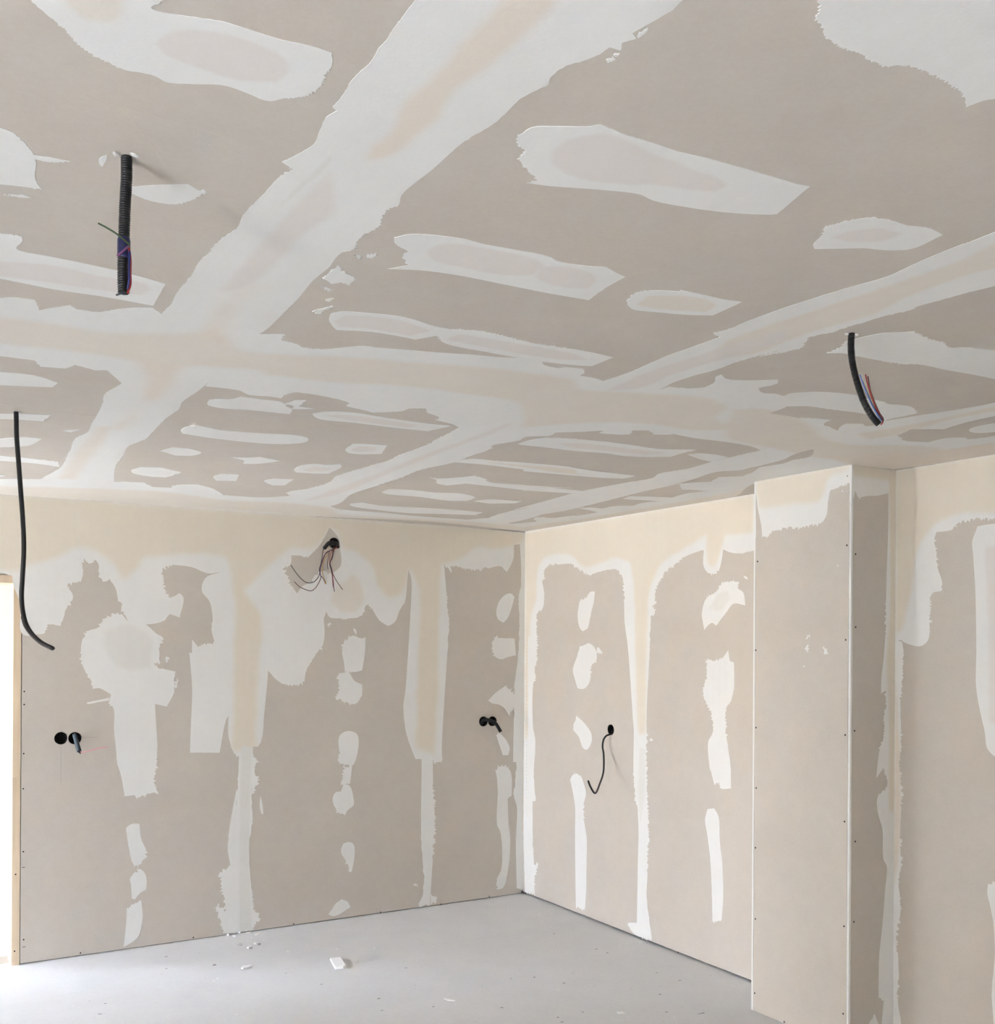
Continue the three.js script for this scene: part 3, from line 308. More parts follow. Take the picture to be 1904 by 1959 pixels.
coat(R, 'top_coat_compound', 3.26, [0,2500,3.3, 1,456,3.3, 23,14,3.3, 45,14,18.5, 152,25,0.9, 143,88,18.2, 186,242,18.1, 136,221,8, 123,387,0.9, 116,653,0.9, 151,657,7.9, 129,836,3.2, 143,1063,7.8, 116,1155,0.9, 113,1439,17.8, 139,1506,17.8, 129,1571,7.8, 155,1581,17.7, 162,1723,17.7, 152,1864,17.7, 160,1929,17.7, 227,1965,0.9, 243,2049,7.7, 217,2143,7.8, 251,2160,17.6, 233,2217,17.6, 275,2247,17.5, 390,2249,7.6, 541,2240,17, 641,2203,16.8, 746,2162,7.3, 862,2173,7.2, 989,2183,16.1, 1072,2153,15.9, 1099,2093,15.8, 1107,1985,0.8, 1115,1851,0.8, 1143,1727,0.8, 1171,1521,0.8, 1200,1275,0.8, 1216,1168,0.8, 1327,1183,0.8, 1327,1365,0.8, 1344,1607,6.7, 1355,1884,15.3, 1392,1902,15.2, 1399,1931,15.2, 1370,1946,0.8, 1399,1959,15.2, 1398,2036,15.2, 1413,2063,15.2, 1470,2127,15.1, 1555,2169,14.9, 1638,2210,0.7, 1773,2237,6.4, 1802,2239,0.7, 1800,2154,0.7, 1839,2112,14.4, 1890,2105,14.3, 1922,2129,0.7, 1952,2233,0.7, 1990,2217,0.7, 2087,2201,6.1, 2164,2209,2.5, 2318,2189,2.4, 2315,2500,2.5]);
coat(R, 'joint_compound', 3.16, [1208,1205,0.8, 1207,967,15.7, 1232,785,15.7, 1248,739,0.8, 1251,381,0.8, 1246,89,0.8, 1161,69,16.2, 1185,36,0.8, 1247,14,16.1, 1315,14,16, 1385,22,0.8, 1359,135,7, 1336,254,0.8, 1342,399,15.7, 1346,734,15.5, 1338,828,15.5, 1328,1066,15.4, 1330,1215,2.8]);
coat(R, 'filler_patch', 3.31, [629,1911,0.8, 651,1999,16.7, 718,2014,0.8, 762,2052,0.8, 813,2054,0.8, 799,1977,7.2, 764,1891,0.8, 735,1821,7.3, 690,1806,0.8, 652,1831,0.8]);
coat(R, 'filler_patch', 3.32, [653,1711,7.3, 691,1716,3, 758,1730,0.8, 831,1682,0.8, 832,1622,16.3, 781,1586,16.4, 775,1525,0.8, 760,1481,0.8, 709,1444,0.8, 633,1441,0.8, 602,1502,0.8, 579,1555,0.8, 631,1654,16.7]);
coat(R, 'plaster_smear', 3.26, [841,1704,0.8, 853,1708,0.8, 896,1674,16.2, 860,1657,16.3, 839,1682,2.9]);
coat(R, 'filler_patch', 3.34, [620,1267,0.8, 696,1233,0.8, 786,1161,0.8, 786,1109,0.8, 742,1061,0.8, 698,1066,0.8, 652,1132,0.8, 590,1172,7.4, 590,1208,0.8, 613,1236,0.8]);
coat(R, 'filler_patch', 3.39, [557,852,0.9, 593,888,17, 675,887,0.8, 711,839,0.8, 733,779,0.8, 712,724,16.8, 713,610,0.8, 741,510,0.8, 742,334,0.8, 739,147,0.8, 728,51,17.1, 629,40,0.9, 622,259,0.9, 615,521,0.9, 614,679,0.8, 585,781,0.9]);
coat(R, 'filler_patch', 2.84, [1789,1894,0.7, 1821,1974,14.4, 1904,2016,14.3, 1954,2057,14.2, 2064,2057,14, 2065,2018,0.7, 2101,1999,0.7, 2117,1932,0.7, 2029,1941,0.7, 1980,1899,0.7, 1931,1856,0.7, 1899,1830,14.3, 1854,1840,0.7, 1809,1806,0.7, 1796,1858,2.6]);
coat(R, 'filler_patch', 2.85, [1824,1648,14.4, 1945,1654,0.7, 1994,1699,0.7, 2007,1642,0.7, 2037,1634,0.7, 2039,1500,6.2, 2021,1439,6.2, 1984,1393,14.1, 1992,1220,0.7, 2018,1083,0.7, 2021,1005,2.5, 2024,975,0.7, 1950,962,14.3, 1931,994,14.3, 1894,981,0.7, 1861,1066,0.7, 1861,1040,0.7, 1847,1207,0.7, 1879,1254,14.4, 1852,1386,14.4, 1813,1428,14.4, 1799,1472,14.5, 1831,1563,14.4, 1830,1617,14.4]);
coat(R, 'filler_patch', 2.91, [1825,786,0.7, 1844,842,0.7, 1895,853,0.7, 1927,818,0.7, 1940,689,0.7, 1960,562,0.7, 1968,389,0.7, 1956,265,14.6, 1887,244,0.7, 1880,415,0.7, 1865,588,0.7, 1845,691,0.7]);
coat(R, 'plaster_smear', 2.78, [2102,2086,0.7, 2130,2075,13.9, 2136,2064,2.5, 2112,2071,2.5]);
coat(R, 'plaster_smear', 3.07, [1354,1180,15.4, 1384,1178,15.3, 1362,1166,2.8]);
coat(F, 'top_coat_compound', 2.48, [2467,2500,2.3, 2466,2235,2.3, 2478,2234,0.6, 2474,2453,0.6, 2490,2365,0.6, 2512,2285,0.6, 2517,2230,12.7, 2544,2230,12.7, 2554,2235,12.6, 2595,2255,12.6, 2676,2262,12.4, 2755,2255,12.3, 2812,2261,12.2, 2878,2269,0.6, 2901,2300,0.6, 2909,2357,0.6, 2918,2399,12.1, 2932,2404,2.2, 2968,2411,12, 3030,2421,0.6, 3030,2422,2.1, 3030,2500,2.1]);
coat(F, 'plaster_smear', 2.43, [2787,1772,12.2, 2814,1766,12.1, 2792,1754,12.2]);
coat(F, 'plaster_smear', 2.43, [2783,1728,12.2, 2802,1728,12.1, 2802,1702,12.1, 2783,1698,12.2]);
coat(F, 'plaster_smear', 2.40, [2891,1725,12, 2912,1707,12, 2905,1689,12, 2891,1700,12]);
coat(F, 'plaster_smear', 2.38, [2960,2078,11.9, 2969,2072,11.9, 2961,2068,2.1]);
coat(F, 'plaster_smear', 2.39, [2981,2391,12, 2995,2392,11.9, 2993,2386,2.1]);
coat(F, 'plaster_smear', 2.38, [3003,2391,11.9, 3014,2391,11.9, 3012,2385,2.1]);
coat(F, 'plaster_smear', 2.44, [2771,1635,12.2, 2785,1637,12.2, 2779,1628,2.2]);
coat(S, 'top_coat_compound', 2.46, [-284,2500,2.1, -284,2379,2.1, -274,2354,0.6, -264,2392,0.6, -252,2369,0.6, -238,2357,12, -224,2365,0.6, -120,2380,0.6, -51,2395,0.6, -50,2289,0.6, -59,2031,0.6, -63,1916,12.2, -67,1775,0.6, -75,1678,0.6, -90,1582,0.6, -91,1519,0.6, -65,1531,12.2, -59,1454,12.2, -73,1422,12.2, -71,1352,12.2, -101,1269,0.6, -119,1153,0.6, -71,1196,12.3, -55,1156,12.3, -50,1106,12.3, -99,1084,0.6, -113,1062,0.6, -108,1003,0.6, -78,929,0.6, -67,791,0.6, -47,763,0.6, -56,666,0.6, -74,505,0.6, -93,378,0.6, -96,196,12.7, -62,177,0.6, -77,63,2.3, 0,41,2.4, 0,1348,2.2, 0,1348,2.2, 0,2500,2.3]);
coat(S, 'plaster_smear', 2.55, [-172,74,2.3, -144,108,12.7, -120,127,0.6, -85,58,2.3]);
coat(N, 'top_coat_compound', 2.41, [3034,2500,2.3, 3034,1746,2.2, 3066,1753,0.6, 3077,1746,0.6, 3111,1734,0.6, 3162,1727,0.6, 3199,1750,0.6, 3209,1787,12.1, 3212,1850,12.1, 3212,1937,0.6, 3226,1955,2.2, 3261,1960,12, 3268,1985,0.6, 3243,2066,12, 3239,2116,12.1, 3231,2154,12.1, 3230,2185,0.6, 3238,2211,0.6, 3287,2211,2.2, 3315,2215,12, 3335,2235,11.9, 3416,2248,11.8, 3506,2240,11.7, 3581,2237,2.1, 3580,2500,2.1]);
coat(N, 'joint_compound', 2.51, [3034,1756,2.2, 3034,993,2.3, 3034,21,2.4, 3072,54,0.6, 3059,174,12.9, 3064,274,0.6, 3058,383,12.8, 3053,480,12.7, 3072,550,12.6, 3068,634,0.6, 3060,678,12.6, 3074,798,12.5, 3066,895,0.6, 3071,1026,12.4, 3072,1137,12.4, 3062,1208,12.4, 3071,1287,12.3, 3069,1352,2.2, 3064,1486,12.3, 3074,1583,12.3, 3077,1711,0.6, 3070,1746,2.2]);
coat(N, 'filler_patch', 2.34, [3422,2199,0.6, 3429,2218,0.6, 3474,2221,2.1, 3506,2221,0.6, 3606,2218,2.1, 3612,1255,2.1, 3534,1281,2.1, 3505,1290,0.6, 3478,1317,0.6, 3468,1371,0.6, 3464,1394,0.6, 3454,1429,0.6, 3427,1564,0.6, 3427,1714,0.6, 3421,1954,0.6, 3410,2104,0.6, 3406,2159,0.6]);
coat(N, 'filler_patch', 2.40, [3482,734,0.6, 3485,771,11.9, 3515,786,0.6, 3600,806,2.1, 3603,225,2.2, 3515,197,2.2, 3504,337,0.6, 3516,490,0.6, 3509,620,0.6, 3495,683,0.6]);

// ---------------------------------------------------------------- plasterboard panels
function panel(face, u0, u1, v0, v1, holes = []) {
  const s = new THREE.Shape([[u0, v0], [u1, v0], [u1, v1], [u0, v1]].map((p) => new THREE.Vector2(...p)));
  for (const [u, v, r] of holes) { const h = new THREE.Path(); h.absarc(u, v, r, 0, Math.PI * 2, true); s.holes.push(h); }
  const g = new THREE.ExtrudeGeometry(s, { depth: 0.0125, bevelEnabled: false, curveSegments: 24 });
  return mesh(face.place(g, -0.0125), [paper, gypsum], 'plasterboard_panel', face.parent);
}
const HOLE = 0.0345, e = 0.001, GAP = 2.299;
const left1 = [-2.98, 1.198], left2 = [-2.909, 1.195], mid1 = [-0.324, 1.198], mid2 = [-0.253, 1.197], top1 = [-1.406, 2.343], right1 = [0.982, 1.204];
// back wall: joints under the two wide strips of compound
panel(B, -3.1765, -1.97 - e, 0.005, H - 0.004, [[...left1, HOLE], [...left2, HOLE]]);
panel(B, -1.97 + e, -0.748 - e, 0.006, H - 0.004, [[...top1, HOLE]]);
panel(B, -0.748 + e, -0.013, 0.005, H - 0.004, [[...mid1, HOLE], [...mid2, HOLE]]);
panel(B, LW, -3.1765 - 0.003, 2.077, H - 0.004);
panel(B, LW, -4.2, 0.006, 2.074);
// right wall
panel(R, 0.0, 1.286 - e, 0.013, H - 0.004, [[...right1, 0.0335]]);
panel(R, 1.286 + e, 2.463, 0.013, H - 0.004);
panel(N, 3.0345, 4.24, 0.01, H - 0.004);
panel(N, 4.243, 5.44, 0.01, H - 0.004);
panel(N, 5.443, 6.64, 0.01, H - 0.004);
panel(N, 6.643, 8.6, 0.01, H - 0.004);
// pier casing: the boards stop short of the metal corner beads
panel(F, 2.476, 3.0215, 0.003, H - 0.002);
panel(S, -0.2765, -0.0003, 0.003, H - 0.002);
mesh(metricBox(-0.2755, -0.0005, 0.003, H - 0.002, 2.467, 2.4795), gypsum, 'end_panel', pier);
mesh(metricBox(-0.262, -0.002, 0, H, 2.486, 3.014), masonry, 'wall_core', pier);
// ceiling: four rows of boards
for (const [x0, x1] of [[LW, -5.6], [-5.6, -4.4], [-4.4, -3.17], [-3.17, -1.95], [-1.95, -0.7], [-0.7, -0.001]])
  for (const [z0, z1] of [[0.001, 3.4], [3.4, 6], [6, 8.6]]) {
    if (x0 < -4 && x0 > -5 && z0 < 1) { panel(C, x0, x1 - e, z0, GAP - 0.0015); panel(C, x0, x1 - e, GAP + 0.0015, z1 - e); } else panel(C, x0, x1 - e, z0, z1 - e);
  }
mesh(metricBox(LW - 0.3, 0.3, H + 0.0135, H + 0.25, -4.7, 8.9), masonry, 'roof_slab', ceiling);
mesh(metricBox(LW, -2.4, H, H + 0.0125, -4.4, -0.21), plainWhite, 'far_room_board', ceiling);

// masonry behind the boards
function slabWithOpenings(w, h, thick, openings) {                  // in x (0..w) and y (0..h), extruded along z
  const s = new THREE.Shape([[0, 0], [w, 0], [w, h], [0, h]].map((p) => new THREE.Vector2(...p)));
  for (const [a, b, c, d] of openings) s.holes.push(new THREE.Path([[a, c], [a, d], [b, d], [b, c]].map((p) => new THREE.Vector2(...p))));
  return new THREE.ExtrudeGeometry(s, { depth: thick, bevelEnabled: false });
}
mesh(slabWithOpenings(0.3 - LW, H + 0.0135, 0.14, [[-4.2 - LW, -3.1805 - LW, 0.0005, 2.075]]).translate(LW, 0, -0.2), masonry, 'wall_core', wallBack);
mesh(metricBox(0.0675, 0.3, -0.15, H, -0.2, 8.6), masonry, 'wall_core', wallRight);
const wallLeft = structure('wall_left'), wallFront = structure('wall_front'), wallFar = structure('wall_far');
mesh(slabWithOpenings(13.6, H + 0.01, 0.3, OPEN.map(([a, b, c, d]) => [8.9 - b, 8.9 - a, c, d])).rotateY(Math.PI / 2).translate(LW - 0.3, 0, 8.9), plainWhite, 'wall_core', wallLeft);
mesh(metricBox(LW, 0.3, 0, H, 8.6, 8.9), plainWhite, 'wall_core', wallFront);
mesh(metricBox(LW, -2.4, 0, H, -4.7, -4.4), plainWhite, 'wall_core', wallFar);
mesh(metricBox(-2.4, -2.1, 0, H, -4.7, -0.2), plainWhite, 'partition', wallFar);
mesh(metricBox(-6.1, -6.0, 0, H, 1.02, 2.4), plainWhite, 'partition', structure('unseen_wall_stub'));   // nib wall out of view, placed to trim the daylight and sharpen the pier shadow
OPEN.forEach(([z0, z1, y0, y1], i) => {                              // white frames in the openings, out of view
  const w = structure(`window_${i + 1}`), t = 0.05, n = Math.max(1, Math.round((z1 - z0) / 1.2));
  const bars = [box(LW - 0.22, LW - 0.16, y0, y0 + t, z0, z1), box(LW - 0.22, LW - 0.16, y1 - t, y1, z0, z1)];
  for (let k = 0; k <= n; k++) { const z = z0 + ((z1 - z0 - t) * k) / n; bars.push(box(LW - 0.22, LW - 0.16, y0, y1, z, z + t)); }
  bars.forEach((b) => mesh(b, beadWhite, 'window_frame', w));
});
// timber frame of the doorway at the left end of the back wall
const door = structure('door_1');
const wallEnd = [-3.219, -3.1805];
mesh(metricBox(...wallEnd, 0, 2.074, -0.2, 0), wood, 'door_jamb', door);
mesh(metricBox(-4.2, -4.16, 0, 2.074, -0.2, 0), wood, 'door_jamb', door);
mesh(metricBox(-4.16, -3.2195, 2.032, 2.074, -0.2, 0), wood, 'door_head', door);

// ---------------------------------------------------------------- floor screed
{
  const SIDE = 3.7, cv = document.createElement('canvas'); cv.width = cv.height = 2048;
  const ctx = cv.getContext('2d'), im = ctx.createImageData(2048, 2048), d = im.data;
  for (let y = 0; y < 2048; y++) for (let x = 0; x < 2048; x++) {
    const u = (x / 2048) * 64, v = (y / 2048) * 64, k = (y * 2048 + x) * 4;
    const g = noise2(u * 0.125, v * 0.125, 8) * 2.2 + noise2(u * 0.5, v * 0.5, 32) * 1.8 + noise2(u * 4, v * 4, 256) * 1.5 + noise2(u * 16, v * 16, 1024) * 1.6;
    d[k] = 229 + g; d[k + 1] = 228 + g; d[k + 2] = 225 + g; d[k + 3] = 255;
  }
  ctx.putImageData(im, 0, 0);
  const P = (z, x) => [((((x / SIDE) % 1) + 1) % 1) * 2048, (1 - z / SIDE) * 2048];
  ctx.lineCap = 'round';
  for (const [z, x, l] of [[1.307,-0.338,0.0085], [1.395,-0.329,0.0046], [1.805,-0.315,0.0044], [1.962,-0.293,0.0069], [1.699,-0.836,0.0119], [1.545,-0.915,0.0069], [1.505,-1.031,0.0034], [2.283,-0.653,0.0096], [2.376,-0.522,0.0208], [1.842,-1.291,0.0064], [2.085,-0.995,0.0032], [2.083,-1.134,0.0039], [2.139,-1.15,0.0062], [2.076,-0.519,0.0083], [0.93,-0.369,0.0059], [1.1,-1.906,0.0051], [1.436,-1.742,0.0098], [1.592,-1.798,0.0064], [1.669,-1.566,0.004], [1.076,-1.422,0.0053], [0.512,-2.284,0.011], [0.841,-2.0,0.0044], [0.242,-2.472,0.0095], [0.457,-2.52,0.0046], [0.847,-2.898,0.0051], [0.524,-2.288,0.0146], [0.98,-2.949,0.0116]]) {                               // grey scuffs trodden into the screed
    for (let k = 0; k < 3; k++) { const [a, b] = P(z + (rnd() - 0.5) * l * 0.5, x + (rnd() - 0.5) * l), t = rnd() * 0.9 - 0.3, q = (l / SIDE) * 2048 * (0.2 + rnd() * 0.35); ctx.strokeStyle = `rgba(${95 + rnd() * 30},${95 + rnd() * 25},${95 + rnd() * 20},0.55)`; ctx.lineWidth = 2 + rnd() * 3; ctx.beginPath(); ctx.moveTo(a - q * Math.cos(t), b - q * Math.sin(t)); ctx.lineTo(a + q * Math.cos(t), b + q * Math.sin(t)); ctx.stroke(); }
  }
  for (let k = 0; k < 420; k++) { const a = rnd() * 2048, b = rnd() * 2048, q = 1 + rnd() * rnd() * 9, t = rnd() * 6; ctx.strokeStyle = rnd() < 0.6 ? `rgba(130,128,124,${0.1 + rnd() * 0.25})` : `rgba(240,239,235,${0.15 + rnd() * 0.3})`; ctx.lineWidth = 1.2 + rnd() * 2.5; ctx.beginPath(); ctx.moveTo(a, b); ctx.lineTo(a + q * Math.cos(t), b + q * Math.sin(t)); ctx.stroke(); }
  const t = new THREE.CanvasTexture(cv); t.colorSpace = THREE.SRGBColorSpace; t.wrapS = t.wrapT = THREE.RepeatWrapping; t.anisotropy = 8;
  const g = box(LW, 0.0675, -0.15, 0, -4.4, 8.6), p = g.attributes.position, uv = g.attributes.uv;
  for (let i = 0; i < p.count; i++) uv.setXY(i, p.getX(i) / SIDE, p.getZ(i) / SIDE);
  mesh(g, std('#ffffff', 0.8, { map: t, bumpMap: grainBump, bumpScale: 0.0004 }), 'screed', floor);
}
{ const g = structure('ground'); mesh(metricBox(-45, 30, -0.5, -0.16, -40, 45), std(new THREE.Color(0.42, 0.35, 0.26), 0.95), 'gravel_bed', g); mesh(metricBox(-17.3, -17, -0.3, 2.9, -30, 35), std(new THREE.Color(0.5, 0.43, 0.34), 0.95), 'unseen_horizon_wall', g); }  // both out of view: ground bounces warm light, wall placed to darken the low sky

// ---------------------------------------------------------------- corner beads, screws, marks
const beadBars = (x0, z0, sz) => mergeGeometries([box(x0 - 0.0012, x0 + 0.0008, 0.004, H - 0.003, Math.min(z0, z0 - sz * 0.0092), Math.max(z0, z0 - sz * 0.0092)), box(x0, x0 + 0.0092, 0.004, H - 0.003, Math.min(z0, z0 + sz * 0.0012) - 0.0002, Math.max(z0, z0 + sz * 0.0012) + 0.0002), new THREE.CylinderGeometry(0.0017, 0.0017, H - 0.008, 10).translate(x0 + 0.0003, H / 2, z0)]);
mesh(beadBars(-0.288, 3.034, 1), beadWhite, 'corner_bead', pier);
mesh(beadBars(-0.288, 2.466, -1), beadWhite, 'corner_bead', pier);
const screwGeometry = mergeGeometries([new THREE.CylinderGeometry(0.0038, 0.0042, 0.0008, 12), new THREE.BoxGeometry(0.005, 0.0006, 0.0012).translate(0, 0.0005, 0), new THREE.BoxGeometry(0.0012, 0.0006, 0.005).translate(0, 0.0005, 0)].map((g) => g.rotateX(Math.PI / 2)));
function screws(face, list, parent) { for (const [u, v] of list) mesh(screwGeometry.clone().translate(u, v, 0.0003).applyMatrix4(face.matrix), screwBlack, 'screw', parent); }
screws(B, [[-3.164, 1.456], [-3.164, 1.386], [-3.165, 1.124], [-3.166, 0.937], [-3.164, 0.601], [-3.16, 0.131], [-2.874, 0.017], [-2.26, 0.015], [-1.654, 0.012], [-1.076, 0.008], [-0.641, 0.006], [-0.271, 0.012]], wallBack); screws(R, [[1.612, 0.01]], wallRight); screws(F, [[2.488, 2.121], [2.48, 1.703], [2.485, 1.338], [2.488, 1.054], [2.486, 0.772], [2.488, 0.437], [2.486, 0.087], [3.012, 2.453], [3.011, 2.157], [3.008, 1.752], [3.008, 1.345], [3.007, 0.974], [3.008, 0.526], [3.006, 0.151], [2.671, 0.01]], pier); screws(S, [[-0.26, 2.119], [-0.257, 1.807], [-0.26, 1.364], [-0.252, 0.89], [-0.257, 0.547]], pier); screws(B, [[-3.201, 0.484], [-3.204, 0.076]], door);
for (const [u, v] of [[-3.163, 0.517], [-3.158, 0.092]]) mesh(new THREE.BoxGeometry(0.015, 0.0025, 0.0008).translate(u, v, 0.0004).applyMatrix4(B.matrix), screwBlack, 'staple', wallBack);
function ribbon(face, list, width, height, material, name) {        // a scratch or pencil stroke on the board
  const L = [], Rr = []; const c = new THREE.CatmullRomCurve3(list.map(([u, v]) => new THREE.Vector3(u, v, 0))), n = 24;
  for (let i = 0; i <= n; i++) { const p = c.getPoint(i / n), t = c.getTangent(i / n), w = (width / 2) * (0.35 + 0.65 * Math.sin(Math.PI * (0.08 + 0.84 * (i / n)))) * (0.8 + 0.4 * rnd()); L.push(new THREE.Vector2(p.x - t.y * w, p.y + t.x * w)); Rr.unshift(new THREE.Vector2(p.x + t.y * w, p.y - t.x * w)); }
  mesh(face.place(new THREE.ExtrudeGeometry(new THREE.Shape([...L, ...Rr]), { depth: height, bevelEnabled: false })), material, name, face.parent);
}
const scratchPale = std('#d3c8b8', 0.9), pencilGrey = std('#aaa59c', 0.9);
for (const l of [[[-3.608, 4.491], [-3.581, 4.485], [-3.558, 4.488], [-3.477, 4.484], [-3.381, 4.471], [-3.333, 4.462]], [[-3.558, 4.489], [-3.549, 4.479], [-3.529, 4.449], [-3.492, 4.392]], [[-3.492, 4.392], [-3.451, 4.32]]]) ribbon(C, l, 0.0016, 0.0002, scratchPale, 'scratch');
for (const l of [[[-2.98, 1.157], [-2.979, 0.95]], [[-2.871, 1.198], [-2.786, 1.196]]]) ribbon(B, l, 0.0022, 0.0002, pencilGrey, 'pencil_line');
{ const [a, b] = [[0.031, 1.82], [0.039, 0.67]], holes = []; for (let k = 0; k < 46; k++) { const t = k / 45; if (rnd() < 0.12) continue; holes.push(new THREE.CylinderGeometry(0.0021, 0.0021, 0.0004, 8).rotateX(Math.PI / 2).translate(a[0] + (b[0] - a[0]) * t + (rnd() - 0.5) * 0.002, a[1] + (b[1] - a[1]) * t, 0.0009)); }
  const m = mesh(mergeGeometries(holes).applyMatrix4(R.matrix), std('#9a958c', 0.9), 'tape_perforations', wallRight); m.userData.kind = 'stuff'; }

// ---------------------------------------------------------------- junction boxes
function junctionBox(face, [u, v], r, label, group) {
  const at = new THREE.Vector3(u, v, 0).applyMatrix4(face.matrix), t = thing('junction_box', label, 'junction box', group, at.toArray());
  const turn = new THREE.Matrix4().extractRotation(face.matrix);
  const cup = new THREE.LatheGeometry([[0, -0.046], [r - 0.002, -0.046], [r - 0.0012, -0.044], [r - 0.0008, -0.003], [r, -0.0022], [r, -0.046], [r - 0.002, -0.0475], [0, -0.0475]].map((p) => new THREE.Vector2(...p)), 40).rotateX(Math.PI / 2).applyMatrix4(turn);
  mesh(cup, std('#1d1613', 0.8, { side: THREE.DoubleSide }), 'cup', t);
  const ring = new THREE.TorusGeometry(r - 0.0005, 0.0009, 6, 40).translate(0, 0, -0.0022).applyMatrix4(turn);
  mesh(ring, boxBlack, 'rim', t);
  for (const a of [0.3, Math.PI + 0.3]) mesh(new THREE.CylinderGeometry(0.0035, 0.0035, 0.03, 10).rotateX(Math.PI / 2).translate((r - 0.005) * Math.cos(a), (r - 0.005) * Math.sin(a), -0.024).applyMatrix4(turn), boxBlack, 'screw_post', t);
  return t;
}
junctionBox(B, left1, 0.0325, 'empty round black wall box, left of the pair beside the doorway');
junctionBox(B, left2, 0.0325, 'round black wall box by the doorway with grey conduit bending out of it');
junctionBox(B, mid1, 0.0325, 'left of two black wall boxes near the room corner, conduit crossing from it');
junctionBox(B, mid2, 0.0325, 'right of two black wall boxes near the room corner, behind the drooping conduit');
junctionBox(B, top1, 0.0325, 'black wall box high on the back wall behind the loose wires');
junctionBox(R, right1, 0.0315, 'black wall box on the right wall with a thin black cable hanging out');

// ---------------------------------------------------------------- tubes, corrugated conduit, wires
const V = (list) => list.map((p) => new THREE.Vector3(...p));
const tube = (pts, r, around = 10, along = 48) => {
  const c = new THREE.CatmullRomCurve3(V(pts), false, 'centripetal'), g = new THREE.TubeGeometry(c, along, r, around, false), ends = [];
  for (const t of [0, 1]) ends.push(new THREE.SphereGeometry(r, around, 6).translate(...c.getPoint(t).toArray()));
  return mergeGeometries([g, ...ends]);
};
function corrugated(pts, r, pitch, dents = []) {                    // ribbed conduit wall, open at its lower end
  const curve = new THREE.CatmullRomCurve3(V(pts), false, 'centripetal'), len = curve.getLength(), rings = Math.round(len / pitch) * 4, around = 18;
  const frames = curve.computeFrenetFrames(rings, false), pos = [], idx = [];
  const profile = [0.74, 0.94, 1, 0.94];
  for (let inner = 0; inner < 2; inner++) for (let i = 0; i <= rings; i++) {
    const k = inner ? rings - i : i, p = curve.getPointAt(k / rings), rr = (inner ? r * 0.8 : r * profile[k % 4]) * (1 + noise2(k * 0.11, r * 900) * 0.02);
    for (let j = 0; j < around; j++) { const a = (j / around) * Math.PI * 2, n = frames.normals[k], b = frames.binormals[k]; pos.push(p.x + rr * (Math.cos(a) * n.x + Math.sin(a) * b.x), p.y + rr * (Math.cos(a) * n.y + Math.sin(a) * b.y), p.z + rr * (Math.cos(a) * n.z + Math.sin(a) * b.z)); }
  }
  for (let i = 0; i < rings * 2 + 1; i++) for (let j = 0; j < around; j++) { const a = i * around + j, b = i * around + ((j + 1) % around), c = a + around, d = b + around; idx.push(a, c, b, b, c, d); }
  const g = new THREE.BufferGeometry(); g.setAttribute('position', new THREE.Float32BufferAttribute(pos, 3)); g.setIndex(idx); g.computeVertexNormals(); return g;
}
function crumb(x, y, z, s, parent, name = 'torn_paper') {            // chip of gypsum pushed out around a drilled hole
  const g = new THREE.DodecahedronGeometry(s, 0), p = g.attributes.position; g.scale(1.3, 0.45, 0.8); g.rotateY(rnd() * 6).rotateZ(rnd() - 0.5).translate(x, y, z);
  mesh(g, beadWhite, name, parent);
}
const conduitMaterial = std('#08090b', 0.24);
const rel = (pts, at) => pts.map(([x, y, z]) => [x - at[0], y - at[1], z - at[2]]);
{
  const P = [[-3.516,2.503,4.329], [-3.516,2.492,4.329], [-3.516,2.467,4.329], [-3.518,2.417,4.328], [-3.519,2.367,4.327], [-3.520,2.317,4.327], [-3.519,2.283,4.327]], at = [P[0][0], H, P[0][2]], t = thing('ceiling_conduit', 'straight ribbed black conduit hanging from the ceiling, wrapped with blue tape', 'conduit', null, at), q = (l) => rel(l, at);
  mesh(corrugated(q(P), 0.0092, 0.0038), conduitMaterial, 'conduit', t);
  mesh(tube(q([[-3.559,2.382,4.338], [-3.548,2.375,4.345], [-3.533,2.367,4.348], [-3.520,2.360,4.345], [-3.514,2.358,4.340], [-3.512,2.351,4.332]]), 0.0014), WIRE.green, 'wire', t).userData.label = 'green and yellow earth wire sticking out sideways';
  mesh(tube(q([[-3.513,2.353,4.336], [-3.511,2.337,4.337], [-3.511,2.316,4.337], [-3.511,2.295,4.337], [-3.514,2.284,4.333]]), 0.0019), WIRE.red, 'wire', t).userData.label = 'red wire';
  mesh(tube(q([[-3.513,2.346,4.341], [-3.514,2.322,4.343], [-3.514,2.301,4.343], [-3.515,2.289,4.337]]), 0.0017), WIRE.blue, 'wire', t).userData.label = 'dark blue wire';
  mesh(tube(q([[-3.519,2.367,4.327], [-3.519,2.356,4.327], [-3.519,2.344,4.327]]), 0.0101, 16, 12), std('#1b1f4a', 0.35), 'tape', t).userData.label = 'dark blue electrical tape';
  mesh(tube(q([[-3.529,2.340,4.332], [-3.524,2.344,4.339], [-3.515,2.354,4.340]]), 0.0019), std('#6d3b67', 0.45), 'wire', t).userData.label = 'purple wire looped over the tape';
  mesh(tube(q([[-3.530,2.278,4.330], [-3.525,2.280,4.333], [-3.517,2.282,4.333]]), 0.0016), plasticGrey, 'wire', t).userData.label = 'grey wire end at the mouth';
  crumb(-0.0175, -0.002, 0.006, 0.006, t); crumb(0.0085, -0.002, 0.0165, 0.006, t);
}
